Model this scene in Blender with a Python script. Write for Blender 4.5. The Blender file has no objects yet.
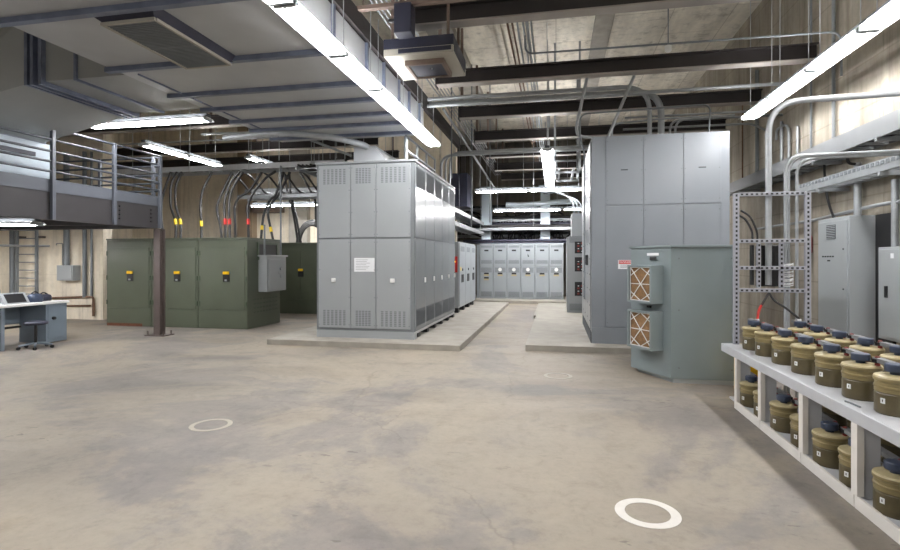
import bpy, bmesh, math, random
from mathutils import Vector, Matrix
random.seed(7)
C = bpy.context.scene.collection
PI = math.pi
S = bpy.context.scene

# ---------------------------------------------------------------- camera
FPX, HOR, XVP, EYE = 520.0, 260.0, 556.0, 1.6
YAW = math.atan((XVP - 450) / FPX)
cd = bpy.data.cameras.new('camera'); cam = bpy.data.objects.new('camera', cd); C.objects.link(cam)
cam.location = (0, 0, EYE); cam.rotation_euler = (PI/2, 0, YAW)
cd.sensor_width = 36; cd.lens = FPX / 900 * 36; cd.shift_y = -(275 - HOR) / 900; cd.clip_end = 200
S.camera = cam

def ray(px, py):
    u = (px - 450) / FPX; v = (HOR - py) / FPX
    return (-math.sin(YAW) + u*math.cos(YAW), math.cos(YAW) + u*math.sin(YAW), v)
def aty(px, py, y):
    a = ray(px, py); k = y / a[1]; return (a[0]*k, y, EYE + a[2]*k)
def atx(px, py, x):
    a = ray(px, py); k = x / a[0]; return (x, a[1]*k, EYE + a[2]*k)
def atz(px, py, z):
    a = ray(px, py); k = (z - EYE) / a[2]; return (a[0]*k, a[1]*k, z)

# ---------------------------------------------------------------- materials
def lin(c):
    return tuple(((v/255/12.92) if v/255 <= .04045 else ((v/255 + .055)/1.055)**2.4) for v in c) + (1,)
def nodes(name):
    m = bpy.data.materials.new(name); m.use_nodes = True
    nt = m.node_tree; b = nt.nodes['Principled BSDF']
    return m, nt, b
def N(nt, t, **kw):
    n = nt.nodes.new(t)
    for k, v in kw.items():
        if k in n.inputs: n.inputs[k].default_value = v
        else: setattr(n, k, v)
    return n
def mat(name, rgb, rough=.5, metal=0, var=.06, scale=6, bump=0, spec=.5, coat=0):
    m, nt, b = nodes(name)
    tc = N(nt, 'ShaderNodeTexCoord'); no = N(nt, 'ShaderNodeTexNoise'); no.inputs['Scale'].default_value = scale
    no.inputs['Detail'].default_value = 5
    nt.links.new(tc.outputs['Object'], no.inputs['Vector'])
    r = N(nt, 'ShaderNodeValToRGB'); c = lin(rgb)
    r.color_ramp.elements[0].position = .3; r.color_ramp.elements[1].position = .7
    r.color_ramp.elements[0].color = tuple(v*(1-var) for v in c[:3]) + (1,)
    r.color_ramp.elements[1].color = tuple(min(1, v*(1+var)) for v in c[:3]) + (1,)
    nt.links.new(no.outputs['Fac'], r.inputs['Fac']); nt.links.new(r.outputs['Color'], b.inputs['Base Color'])
    b.inputs['Roughness'].default_value = rough; b.inputs['Metallic'].default_value = metal
    b.inputs['Specular IOR Level'].default_value = spec
    if bump:
        bp = N(nt, 'ShaderNodeBump'); bp.inputs['Strength'].default_value = bump; bp.inputs['Distance'].default_value = .02
        nt.links.new(no.outputs['Fac'], bp.inputs['Height']); nt.links.new(bp.outputs['Normal'], b.inputs['Normal'])
    return m
def emit(name, rgb, st):
    m, nt, b = nodes(name)
    b.inputs['Base Color'].default_value = lin(rgb); b.inputs['Emission Color'].default_value = lin(rgb)
    b.inputs['Emission Strength'].default_value = st
    return m

def ramp(nt, src, stops):
    r = N(nt, 'ShaderNodeValToRGB'); e = r.color_ramp.elements
    while len(e) < len(stops): e.new(.5)
    for i, (p, c) in enumerate(stops):
        e[i].position = p; e[i].color = lin(c) if max(c) > 2 else tuple(c) + (1,)
    nt.links.new(src, r.inputs['Fac']); return r.outputs['Color']
def mix(nt, a, bb, fac, mode='MIX'):
    m = N(nt, 'ShaderNodeMix'); m.data_type = 'RGBA'; m.blend_type = mode
    for k, v in ((0, fac), (6, a), (7, bb)):
        if isinstance(v, (int, float)): m.inputs[k].default_value = v
        elif isinstance(v, tuple): m.inputs[k].default_value = v
        else: nt.links.new(v, m.inputs[k])
    return m.outputs[2]
def noise(nt, vec, scale, detail=6, rough=.55, dist=0):
    n = N(nt, 'ShaderNodeTexNoise'); n.inputs['Scale'].default_value = scale; n.inputs['Detail'].default_value = detail
    n.inputs['Roughness'].default_value = rough; n.inputs['Distortion'].default_value = dist
    nt.links.new(vec, n.inputs['Vector']); return n
def vmap(nt, vec, sc, rot=(0,0,0), loc=(0,0,0)):
    m = N(nt, 'ShaderNodeMapping'); m.inputs['Scale'].default_value = sc; m.inputs['Rotation'].default_value = rot; m.inputs['Location'].default_value = loc
    nt.links.new(vec, m.inputs['Vector']); return m.outputs['Vector']

def concrete_floor():
    m, nt, b = nodes('floor_concrete')
    p = N(nt, 'ShaderNodeNewGeometry').outputs['Position']
    big = noise(nt, p, .36, 10, .66, .5)
    col = ramp(nt, big.outputs['Fac'], [(.36, (118, 113, 110)), (.46, (129, 123, 117)), (.50, (141, 133, 122)), (.60, (147, 138, 125)), (.70, (155, 143, 124))])
    p2 = vmap(nt, p, (.45, 1.1, 1), (0, 0, .5), (3, 5, 0))
    str_ = noise(nt, p2, .75, 5, .5, .3)
    c2 = ramp(nt, str_.outputs['Fac'], [(.32, (.74, .74, .76)), (.45, (1, 1, 1)), (.58, (1.0, .99, .98)), (.68, (.82, .81, .81))])
    col = mix(nt, col, c2, .8, 'MULTIPLY')
    med = noise(nt, p, 3.2, 9, .75, .4)
    col = mix(nt, col, ramp(nt, med.outputs['Fac'], [(.38, (.86, .85, .85)), (.47, (1, 1, 1)), (.6, (1.05, 1.04, 1.03))]), .8, 'MULTIPLY')
    fine = noise(nt, p, 13, 8, .8)
    c3 = ramp(nt, fine.outputs['Fac'], [(.3, (.8, .8, .8)), (.5, (1, 1, 1)), (.7, (1.1, 1.1, 1.09))])
    col = mix(nt, col, c3, .7, 'MULTIPLY')
    wob = noise(nt, p, 1.3, 5)
    sub = N(nt, 'ShaderNodeVectorMath'); sub.operation = 'MULTIPLY_ADD'
    nt.links.new(wob.outputs['Color'], sub.inputs[0]); sub.inputs[1].default_value = (.7, .7, 0); nt.links.new(p, sub.inputs[2])
    v = N(nt, 'ShaderNodeTexVoronoi'); v.feature = 'DISTANCE_TO_EDGE'; v.inputs['Scale'].default_value = .27
    nt.links.new(sub.outputs[0], v.inputs['Vector'])
    ck = ramp(nt, v.outputs['Distance'], [(0, (1, 1, 1)), (.003, (0, 0, 0))])
    gate = noise(nt, p, .55, 3); g2 = ramp(nt, gate.outputs['Fac'], [(.46, (0, 0, 0)), (.54, (1, 1, 1))])
    ck = mix(nt, ck, g2, 1, 'MULTIPLY')
    col = mix(nt, col, lin((92, 84, 76)), mix(nt, ck, (.3, .3, .3, 1), 1, 'MULTIPLY'))
    pit = noise(nt, vmap(nt, p, (1.0, 2.6, 1), (0, 0, -.6)), 5.5, 3)
    pg = noise(nt, p, .9, 2)
    pk = mix(nt, ramp(nt, pit.outputs['Fac'], [(.635, (0, 0, 0)), (.66, (1, 1, 1))]), ramp(nt, pg.outputs['Fac'], [(.54, (0, 0, 0)), (.64, (.6, .6, .6))]), 1, 'MULTIPLY')
    col = mix(nt, col, lin((88, 82, 78)), pk)
    nt.links.new(col, b.inputs['Base Color'])
    b.inputs['Roughness'].default_value = .62; b.inputs['Specular IOR Level'].default_value = .25
    bp = N(nt, 'ShaderNodeBump'); bp.inputs['Strength'].default_value = .15; bp.inputs['Distance'].default_value = .01
    nt.links.new(fine.outputs['Fac'], bp.inputs['Height']); nt.links.new(bp.outputs['Normal'], b.inputs['Normal'])
    return m
def concrete_wall(name, a, bcol, streak=(.5, .5, .12), rows=.9, swap=False, mort=.35):
    m, nt, b = nodes(name)
    p = N(nt, 'ShaderNodeNewGeometry').outputs['Position']
    st = noise(nt, vmap(nt, p, streak), 2.6, 8, .62, .2)
    col = ramp(nt, st.outputs['Fac'], [(.25, a), (.5, tuple((x+y)/2 for x, y in zip(a, bcol))), (.75, bcol)])
    st2 = noise(nt, vmap(nt, p, (3.2, 3.2, .22)), 1.6, 6, .6)
    col = mix(nt, col, ramp(nt, st2.outputs['Fac'], [(.32, (.66, .64, .62)), (.46, (1, 1, 1)), (.66, (1.12, 1.1, 1.07))]), .8, 'MULTIPLY')
    sep = N(nt, 'ShaderNodeSeparateXYZ'); nt.links.new(p, sep.inputs[0])
    ad = N(nt, 'ShaderNodeMath'); ad.operation = 'ADD'
    nt.links.new(sep.outputs[0], ad.inputs[0]); nt.links.new(sep.outputs[1], ad.inputs[1])
    cmb = N(nt, 'ShaderNodeCombineXYZ')
    if swap: nt.links.new(sep.outputs[1], cmb.inputs[0]); nt.links.new(sep.outputs[0], cmb.inputs[1])
    else: nt.links.new(ad.outputs[0], cmb.inputs[0]); nt.links.new(sep.outputs[2], cmb.inputs[1])
    br = N(nt, 'ShaderNodeTexBrick'); br.inputs['Scale'].default_value = 1
    br.inputs['Brick Width'].default_value = 2.4; br.inputs['Row Height'].default_value = rows
    br.inputs['Mortar Size'].default_value = .012; br.inputs['Color1'].default_value = (1, 1, 1, 1)
    br.inputs['Color2'].default_value = (.93, .92, .91, 1); br.inputs['Mortar'].default_value = (.62, .6, .58, 1)
    nt.links.new(cmb.outputs[0], br.inputs['Vector'])
    col = mix(nt, col, br.outputs['Color'], mort, 'MULTIPLY')
    f = noise(nt, p, 9, 6, .7)
    col = mix(nt, col, ramp(nt, f.outputs['Fac'], [(.3, (.86, .86, .86)), (.7, (1.06, 1.06, 1.06))]), .7, 'MULTIPLY')
    nt.links.new(col, b.inputs['Base Color']); b.inputs['Roughness'].default_value = .85; b.inputs['Specular IOR Level'].default_value = .15
    return m

M = dict(
    floor=concrete_floor(),
    wallr=concrete_wall('wall_concrete', (128, 121, 110), (194, 187, 173), rows=.62, mort=.5),
    walll=concrete_wall('wall_plaster', (204, 194, 176), (232, 223, 206), rows=1.2, mort=.15),
    wallf=concrete_wall('far_wall_concrete', (104, 100, 94), (140, 135, 126), rows=1.2, mort=.3),
    ceil=concrete_wall('ceiling_concrete', (186, 180, 168), (236, 230, 216), streak=(.9, .15, 1), rows=1.25, swap=True, mort=.8),
    pad=mat('pad_concrete', (152, 147, 138), .8, 0, .14, 3.5, .2),
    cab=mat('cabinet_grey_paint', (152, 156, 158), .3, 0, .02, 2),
    cab_dimmed=mat('cabinet_grey_side_dimmed', (122, 126, 129), .25, 0, .03, 2, 0, .3),  # cabinet grey darkened for the side, to offset the strip lamp's glare
    cabr=mat('cabinet_bluegrey_paint', (132, 137, 143), .3, 0, .03, 2),
    pnl=mat('wall_panel_grey', (160, 165, 167), .42, 0, .03, 2),
    far=mat('switchgear_pale_grey', (150, 156, 160), .35, 0, .02, 3),
    vent=mat('vent_slot_grey', (112, 117, 121), .6, 0, .04, 8),
    acg=mat('unit_greygreen_paint', (126, 137, 139), .38, 0, .06, 1.6),
    green=mat('transformer_green_paint', (80, 86, 71), .42, 0, .08, 1.8),
    green_d=mat('transformer_green_trim', (66, 78, 60), .45, 0, .06, 3),
    rust=mat('rust', (98, 58, 38), .9, 0, .3, 14, .4),
    black=mat('black_paint', (22, 22, 24), .5, 0, .1, 8),
    rubber=mat('cable_black_rubber', (30, 29, 30), .55, 0, .1, 8),
    seam=mat('panel_gap_dark', (70, 74, 78), .8, 0, .05, 8),
    steel=mat('beam_brown_steel', (40, 35, 35), .6, 0, .15, 3),
    flange=mat('beam_flange_painted_lit', (150, 144, 138), .6, 0, .1, 3),  # same dark beam steel, coloured pale as if lit by the lamps
    post=mat('post_brown_steel', (76, 66, 62), .55, 0, .12, 4),
    galv=mat('galvanised_steel', (160, 164, 167), .4, .3, .08, 9),
    duct=mat('duct_sheet_metal', (184, 187, 190), .42, .1, .1, 1.1),
    rib=mat('duct_rib_steel', (120, 128, 148), .3, .4, .2, 5),
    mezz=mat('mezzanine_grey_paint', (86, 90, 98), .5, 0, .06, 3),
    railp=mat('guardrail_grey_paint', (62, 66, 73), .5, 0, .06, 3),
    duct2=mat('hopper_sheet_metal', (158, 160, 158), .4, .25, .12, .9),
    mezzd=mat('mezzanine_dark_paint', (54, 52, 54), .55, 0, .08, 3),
    tray=mat('tray_pale_grey', (126, 128, 130), .45, .1, .05, 5),
    white=mat('white_enamel', (225, 226, 224), .4, 0, .02, 4),
    paper=mat('white_paper', (232, 234, 236), .8, 0, .02, 4),
    ring=mat('white_floor_paint', (208, 204, 198), .7, 0, .05, 14),
    ring_faint=mat('nearly_gone_floor_paint', (162, 154, 142), .7, 0, .08, 14),
    ring_old=mat('worn_floor_paint', (164, 156, 142), .7, 0, .08, 14),
    yellow=mat('yellow_plastic', (238, 190, 10), .45, 0, .05, 8),
    red=mat('red_paint', (196, 34, 28), .45, 0, .05, 8),
    orange=mat('red_orange_paint', (205, 84, 60), .5, 0, .05, 8),
    tape=mat('yellow_tape', (232, 200, 40), .5, 0, .05, 8),
    desk=mat('desk_bluegrey', (112, 124, 135), .5, 0, .04, 3),
    dtop=mat('desk_top_pale', (208, 208, 206), .5, 0, .03, 3),
    olive=mat('cell_olive_case', (84, 75, 51), .33, 0, .2, 14),
    upcase=mat('cell_upper_case', (126, 113, 77), .35, 0, .14, 16),
    cream=mat('cell_cream_cover', (172, 159, 122), .42, 0, .1, 20),
    cap=mat('cell_dark_blue_cap', (48, 58, 78), .45, 0, .08, 20),
    lead=mat('lead_connector', (122, 123, 124), .5, .2, .1, 20),
    rackp=mat('rack_pale_grey_paint', (186, 188, 192), .45, 0, .05, 5),
    strut=mat('strut_grey_paint', (150, 152, 160), .45, 0, .05, 5),
    dred=mat('dark_red_paint', (128, 30, 28), .5, 0, .05, 8),
    rackw=mat('rack_white_paint', (222, 218, 212), .5, 0, .05, 5),
    termr=mat('terminal_dark_red', (120, 44, 36), .5, 0, .1, 20),
    media=mat('filter_media_tan', (128, 98, 66), .95, 0, .3, 26, .5),
    hang=mat('hanger_brown', (112, 96, 86), .6, 0, .1, 6),
    hbeige=mat('heater_beige_paint', (165, 161, 150), .5, 0, .03, 3),
    hdark=mat('heater_dark_grille', (40, 42, 58), .5, 0, .1, 10),
    pale=mat('air_unit_pale_blue', (190, 202, 212), .5, 0, .03, 2),
    gmark=mat('green_tag', (60, 190, 100), .5, 0, .03, 8),
    hangp=mat('pilaster_brown', (140, 122, 100), .85, 0, .12, 2),
    brown=mat('brown_rust_pipe', (110, 84, 66), .7, .1, .2, 8),
    amber=emit('amber_lamp', (255, 170, 30), 3),
    tube=emit('fluorescent_tube', (252, 251, 252), 95),
)

# ---------------------------------------------------------------- mesh builder
class MB:
    def __init__(s): s.v = []; s.f = []; s.s = []; s.m = []; s.mi = 0
    def use(s, i): s.mi = i; return s
    def add(s, vs, fs, smooth=False):
        o = len(s.v); s.v += [tuple(v) for v in vs]
        for f in fs: s.f.append(tuple(i + o for i in f)); s.s.append(smooth); s.m.append(s.mi)
        return s
    def box(s, x0, x1, y0, y1, z0, z1):
        x0, x1 = sorted((x0, x1)); y0, y1 = sorted((y0, y1)); z0, z1 = sorted((z0, z1))
        v = [(x, y, z) for x in (x0, x1) for y in (y0, y1) for z in (z0, z1)]
        return s.add(v, [(0,1,3,2), (4,6,7,5), (0,4,5,1), (2,3,7,6), (0,2,6,4), (1,5,7,3)])
    def cbox(s, x0, x1, y0, y1, z0, z1, b=.004):       # box with chamfered edges
        bm = bmesh.new(); bmesh.ops.create_cube(bm, size=1)
        for q in bm.verts: q.co = Vector(((x0+x1)/2 + q.co.x*abs(x1-x0), (y0+y1)/2 + q.co.y*abs(y1-y0), (z0+z1)/2 + q.co.z*abs(z1-z0)))
        bmesh.ops.bevel(bm, geom=bm.edges[:], offset=b, segments=1, affect='EDGES', clamp_overlap=True)
        bm.verts.index_update(); vs = [tuple(q.co) for q in bm.verts]; fs = [tuple(q.index for q in f.verts) for f in bm.faces]; bm.free()
        return s.add(vs, fs)
    def fbox(s, o, e, n, s0, s1, d0, d1, z0, z1):      # box along direction e, out along n from point o
        v = [(o[0]+e[0]*a+n[0]*d, o[1]+e[1]*a+n[1]*d, z) for a in (s0, s1) for d in (d0, d1) for z in (z0, z1)]
        return s.add(v, [(0,1,3,2), (4,6,7,5), (0,4,5,1), (2,3,7,6), (0,2,6,4), (1,5,7,3)])
    def bar(s, a, b, w, h):                            # rectangular bar between two points
        a = Vector(a); b = Vector(b); d = (b-a).normalized()
        up = Vector((0,0,1)) if abs(d.z) < .95 else Vector((0,1,0))
        sd = d.cross(up).normalized(); up = sd.cross(d)
        v = [p + sd*(w/2*i) + up*(h/2*j) for p in (a, b) for i, j in ((-1,-1), (1,-1), (1,1), (-1,1))]
        return s.add(v, [(0,1,2,3), (7,6,5,4), (0,4,5,1), (1,5,6,2), (2,6,7,3), (3,7,4,0)])
    def tube(s, pts, r, n=8, cap=True):
        P = [Vector(p) for p in pts]; rings = []
        d0 = (P[1]-P[0]).normalized()
        ref = Vector((0,0,1)) if abs(d0.z) < .9 else Vector((1,0,0))
        sd = d0.cross(ref).normalized()
        for i, p in enumerate(P):
            d = ((P[min(i+1, len(P)-1)] - P[max(i-1, 0)])).normalized()
            sd = (sd - d*sd.dot(d)).normalized(); up = sd.cross(d)
            rings.append([p + (sd*math.cos(2*PI*k/n) + up*math.sin(2*PI*k/n))*r for k in range(n)])
        vs = [v for g in rings for v in g]; fs = []
        for i in range(len(P)-1):
            for k in range(n):
                fs.append((i*n+k, i*n+(k+1) % n, (i+1)*n+(k+1) % n, (i+1)*n+k))
        s.add(vs, fs, True)
        if cap:
            s.add(rings[0], [tuple(range(n))[::-1]]); s.add(rings[-1], [tuple(range(n))])
        return s
    def lathe(s, c, prof, n=24):
        R = [[(c[0]+r*math.cos(2*PI*k/n), c[1]+r*math.sin(2*PI*k/n), c[2]+z) for k in range(n)] for r, z in prof]
        for a, b in zip(R, R[1:]):                     # each band keeps its own rings: crisp edges, round sides
            s.add(a+b, [(k, (k+1) % n, n+(k+1) % n, n+k) for k in range(n)], True)
        s.add(R[0], [tuple(range(n))[::-1]]); s.add(R[-1], [tuple(range(n))])
        return s
    def prism(s, poly, z0, z1):
        n = len(poly); v = [(x, y, z0) for x, y in poly] + [(x, y, z1) for x, y in poly]
        return s.add(v, [tuple(range(n))[::-1], tuple(range(n, 2*n))] + [(i, (i+1) % n, n+(i+1) % n, n+i) for i in range(n)])
    def build(s, name, m, parent=None, bevel=0):
        me = bpy.data.meshes.new(name)
        if parent is None:
            lo = [min(v[i] for v in s.v) for i in range(3)]; hi = [max(v[i] for v in s.v) for i in range(3)]
            o = Vector(((lo[0]+hi[0])/2, (lo[1]+hi[1])/2, lo[2]))
        else:
            r = parent
            while r.parent: r = r.parent
            o = r.location.copy()
        me.from_pydata([tuple(Vector(v) - o) for v in s.v], [], s.f)
        me.polygons.foreach_set('use_smooth', s.s); me.update()
        bm = bmesh.new(); bm.from_mesh(me); bmesh.ops.recalc_face_normals(bm, faces=bm.faces); bm.to_mesh(me); bm.free()
        for q in (m if isinstance(m, (list, tuple)) else [m]): me.materials.append(M[q] if isinstance(q, str) else q)
        me.polygons.foreach_set('material_index', s.m) if len(me.materials) > 1 else None
        ob = bpy.data.objects.new(name, me); C.objects.link(ob)
        if parent is None: ob.location = o
        else: ob.parent = parent
        if bevel:
            bv = ob.modifiers.new('edge', 'BEVEL'); bv.width = bevel; bv.segments = 2; bv.limit_method = 'ANGLE'
        return ob
def box(*a): return MB().box(*a)

def tag(o, label, cat, group=None):
    o['label'] = label; o['category'] = cat
    if group: o['group'] = group
    return o
def thing(name, label, cat, loc, group=None):
    o = bpy.data.objects.new(name, None); C.objects.link(o); o.location = loc; o.empty_display_size = .2
    return tag(o, label, cat, group)
def struct(name, mb, m, label=None):
    o = mb.build(name, m); o['kind'] = 'structure'
    if label: o['label'] = label
    return o
def dup(root, loc, label, group=None):
    r = root.copy(); C.objects.link(r); r.location = loc; r['label'] = label
    if group: r['group'] = group
    for ch in list(root.children):
        c = ch.copy(); C.objects.link(c); c.parent = r
        for g in list(ch.children):
            d = g.copy(); C.objects.link(d); d.parent = c
    return r
def smooth(pts, n=6):                                  # Catmull-Rom through the points
    P = [Vector(p) for p in pts]; P = [P[0]*2-P[1]] + P + [P[-1]*2-P[-2]]; out = []
    for i in range(1, len(P)-2):
        for k in range(n):
            t = k/n; a, b, c, d = P[i-1:i+3]
            out.append(.5*((2*b) + (c-a)*t + (2*a-5*b+4*c-d)*t*t + (3*b-a-3*c+d)*t**3))
    return out + [P[-2]]
def bend(pts, r=.2, n=6):                              # polyline with rounded corners
    P = [Vector(p) for p in pts]; out = [P[0]]
    for i in range(1, len(P)-1):
        a, b, c = P[i-1], P[i], P[i+1]; q = min(r, (a-b).length*.48, (c-b).length*.48)
        s = b + (a-b).normalized()*q; e = b + (c-b).normalized()*q
        for k in range(n+1):
            t = k/n; out.append(s*(1-t)**2 + b*2*t*(1-t) + e*t*t)
    return out + [P[-1]]
def text_mesh(txt, size, name, m, parent, loc, rot, align='CENTER'):
    cu = bpy.data.curves.new(name, 'FONT'); cu.body = txt; cu.size = size; cu.align_x = align; cu.align_y = 'CENTER'; cu.extrude = .001
    to = bpy.data.objects.new('tmp', cu); C.objects.link(to)
    dg = bpy.context.evaluated_depsgraph_get(); me = bpy.data.meshes.new_from_object(to.evaluated_get(dg))
    bpy.data.objects.remove(to)
    r = parent
    while r.parent: r = r.parent
    me.transform(Matrix.Translation(Vector(loc) - r.location) @ rot)
    me.materials.clear(); me.materials.append(M[m])
    ob = bpy.data.objects.new(name, me); C.objects.link(ob); ob.parent = parent
    return ob
FACE_Y = Matrix.Rotation(PI/2, 4, 'X')                 # text read from the -y side

# ================================================================ setting
WR, ZC, YF, XL, YN = 4.2, 7.0, 24.0, -16.0, -4.0
struct('floor', box(XL-.3, WR+.3, YN-.3, YF+.3, -.2, 0), 'floor', 'worn beige concrete floor')
struct('ceiling', box(XL-.3, WR+.3, YN-.3, YF+.3, ZC, ZC+.2), 'ceil', 'bare concrete ceiling with formwork joints')
struct('wall_right', box(WR, WR+.25, YN, YF, 0, ZC), 'wallr', 'stained bare concrete side wall')
struct('wall_far', box(XL, WR, YF, YF+.25, 0, ZC), 'wallf')
struct('wall_left', box(XL-.25, XL, YN, YF, 0, ZC), 'walll')
struct('wall_bay', box(XL, -11.85, 11.75, 12.05, 0, ZC), 'walll', 'beige plaster wall behind the desk and ladder')
struct('wall_back', box(XL, -3.3, 17.2, 17.45, 0, ZC), 'walll', 'beige wall beyond the green enclosures')
struct('concrete_pad', MB().prism([(-5.36, 8.95), (-1.65, 8.95), (-1.65, 18.6), (-5.36, 18.6)], 0, .1), 'pad', 'concrete pad under the left grey cabinets').data
struct('concrete_pad', box(-.53, 3.3, 9.25, 14.35, 0, .1), 'pad', 'concrete pad under the right grey cabinets')
struct('concrete_pad', box(-.6, 3.3, 14.37, 18.6, 0, .085), 'pad', 'concrete pad under the breaker cabinet')
struct('concrete_pad', box(-4.2, 3.3, 19.15, 21.6, 0, .1), 'pad', 'concrete pad under the far row of cabinets')

def ring(cx, cy, r0, r1, m, label):
    n = 64; v = []; f = []
    for r, z in ((r0, .001), (r0, .003), (r1, .003), (r1, .001)):
        for k in range(n): v.append((cx+r*math.cos(2*PI*k/n), cy+r*math.sin(2*PI*k/n), z))
    for i in range(4):
        for k in range(n): f.append((i*n+k, i*n+(k+1) % n, ((i+1) % 4)*n+(k+1) % n, ((i+1) % 4)*n+k))
    tag(MB().add(v, f).build('floor_ring', m), label, 'floor marking')
ring(.567, 3.472, .137, .198, 'ring', 'bright white ring painted on the floor in the foreground')
ring(-3.278, 4.478, .150, .195, 'ring_old', 'faded thin ring painted on the floor, far left of the bright one')
rx, ry, _z = atz(558, 376, 0); ring(rx, ry, .15, .195, 'ring_faint', 'barely visible ring painted on the floor before the right pad')

struct('trim_1', box(.85, 1.25, YN, YF, 6.9, ZC), 'pad', 'shallow concrete rib under the ceiling')
struct('trim_2', box(-2.9, -2.3, YN, YF, 6.8, ZC), 'pad', 'concrete rib under the ceiling above the duct edge')

# ================================================================ steel beams under the ceiling
def beam(y, x0, x1, zb, label, hangers, endplate=True, w=.2, h=.27):
    t = thing('steel_beam', label, 'beam', ((x0+x1)/2, y, zb), 'steel beams under the ceiling')
    box(x0, x1, y-.02, y+.02, zb+.02, zb+h-.02).build('web', 'steel', t)
    box(x0, x1, y-w/2, y+w/2, zb, zb+.02).build('flange', 'flange', t)  # underside lamp light is put into this flange's colour
    box(x0, x1, y-w/2, y+w/2, zb+h-.02, zb+h).build('flange', 'steel', t)
    if endplate: box(x0-.02, x0, y-w/2, y+w/2, zb-.03, zb+h+.06).build('end_plate', 'steel', t)
    for hx in hangers: box(hx-.03, hx+.03, y-.03, y+.03, zb+h, ZC).build('hanger', 'hang', t)
beams = [(7.12, 'nearest dark steel beam, above the hanging air unit'), (9.6, 'second nearest dark steel beam, just behind the hanging air unit'),
         (11.95, 'third dark steel beam, just behind the bundle of crosswise pipes'), (14.3, 'fourth dark steel beam, above the front edge of the tall right cabinet'),
         (16.65, 'fifth dark steel beam, over the near end of the aisle light'), (19.1, 'sixth dark steel beam, over the far part of the aisle'), (21.4, 'farthest dark steel beam, above the far row of cabinets')]
for y, lab in beams: beam(y, -2.2, WR, 4.88, lab, (-2.15,))
for y, lab in ((11.4, 'dark beam at the left, nearest of those over the cable tray'), (14.2, 'dark beam at the left, middle one beyond the cable tray'), (16.2, 'dark beam at the left, farthest and nearest the back wall')):
    beam(y, -15.9, -5.0, 4.88, lab, (-5.2, -10.4))

# ================================================================ fluorescent fixtures
def strip_light(p0, axis, L, label, group, top, name='strip_light', guard=False, wid=.3):
    x, y, z = p0
    t = thing(name, label, 'light', (x, y, z), group)
    def B(a0, a1, c0, c1, z0, z1):
        return (x+a0, x+a1, y+c0, y+c1, z+z0, z+z1) if axis == 'x' else (x+c0, x+c1, y+a0, y+a1, z+z0, z+z1)
    def P(a, c, zz): return (x+a, y+c, z+zz) if axis == 'x' else (x+c, y+a, z+zz)
    MB().box(*B(0, L-.006, -.055, .055, .06, .12)).build('housing', 'seam', t)
    r = MB(); w = wid/2
    for sgn in (-1, 1):
        q = [(sgn*.104, .045), (sgn*w, .012), (sgn*w, .022), (sgn*.104, .055)]
        vs = [P(a, c, zz) for a in (0, L-.006) for c, zz in q]
        r.add(vs, [(0,1,2,3), (4,5,6,7), (0,1,5,4), (1,2,6,5), (2,3,7,6), (3,0,4,7)])
    r.box(*B(0, L-.006, -.062, .062, .05, .06))
    for a in (.2, L/2, L-.2): r.box(*B(a-.01, a+.01, -w*.8, w*.8, .045, .055))
    r.build('reflector', 'white', t)
    for c in (-.075, .075):
        MB().tube([P(.05, c, .018), P(L-.056, c, .018)], .019, 8).build('tube', 'tube', t)
    for a0 in (.01, L-.05):
        MB().box(*B(a0, a0+.035, -.11, .11, -.005, .055)).build('lamp_holder', 'galv', t)
    for a in (.15, L-.15):
        if top: MB().tube([P(a, 0, .12), P(a, 0, top-z)], .006, 5).build('hanger', 'galv', t)
    if guard:
        g = MB()
        for k in range(8):
            a = .05 + k*(L-.1)/7
            g.tube([P(a, -w, .02), P(a, -w*.8, -.05), P(a, w*.8, -.05), P(a, w, .02)], .005, 4)
        for c in (-w*.8, 0, w*.8): g.tube([P(0, c, -.05), P(L, c, -.05)], .005, 4)
        g.build('wire_guard', 'galv', t)
    return t
G1 = 'lamp sections of the long strip below the left duct'
names = ['farthest', 'second farthest', 'third farthest', 'third nearest', 'second nearest', 'nearest']
base = None
for i in range(6):
    y0 = 10.3 - 1.2*(i+1)
    lab = names[i] + ' section of the long fluorescent strip beside the grey duct'
    if base is None: base = strip_light((-2.41, y0, 3.9), 'y', 1.2, lab, G1, 4.93)
    else: dup(base, (-2.41, y0, 3.9), lab, G1)
for i in range(6, 9): dup(base, (-2.41, 10.3-1.2*(i+1), 3.9), 'section of the long left fluorescent strip, behind the viewer', G1)
G2 = 'lamp sections of the strip near the right wall'
names = ['farthest', 'second farthest', 'second nearest', 'nearest']; b2 = None
for i in range(4):
    y0 = 9.95 - 1.2*(i+1); lab = names[i] + ' section of the fluorescent strip along the right wall'
    if b2 is None: b2 = strip_light((3.28, y0, 4.05), 'y', 1.2, lab, G2, ZC)
    else: dup(b2, (3.28, y0, 4.05), lab, G2)
for i in range(4, 8): dup(b2, (3.28, 9.95-1.2*(i+1), 4.05), 'section of the right fluorescent strip, behind the viewer', G2)
names = ['nearest, wire-guarded section of the aisle light', 'second nearest section of the wire-guarded aisle light', 'third nearest section of the wire-guarded aisle light', 'fourth section from the viewer of the wire-guarded aisle light', 'fifth, hindmost section of the wire-guarded aisle light']
b3 = None
for i in range(5):
    if b3 is None: b3 = strip_light((-.2, 11.9, 4.06), 'y', 1.22, names[i], 'lamp sections over the aisle', ZC, guard=True)
    else: dup(b3, (-.2, 11.9+1.23*i, 4.06), names[i], 'lamp sections over the aisle')
G4 = 'crosswise lamps in the aisle'
strip_light((-2.45, 15.9, 3.68), 'x', 1.63, 'left half of the crosswise fluorescent strip above the aisle', G4, ZC)
strip_light((-.82, 15.9, 3.68), 'x', 1.63, 'right half of the crosswise fluorescent strip above the aisle', G4, ZC)
strip_light((-2.25, 19.0, 3.38), 'x', 2.44, 'lower fluorescent strip over the far cabinet row, left one', G4, ZC)
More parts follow.
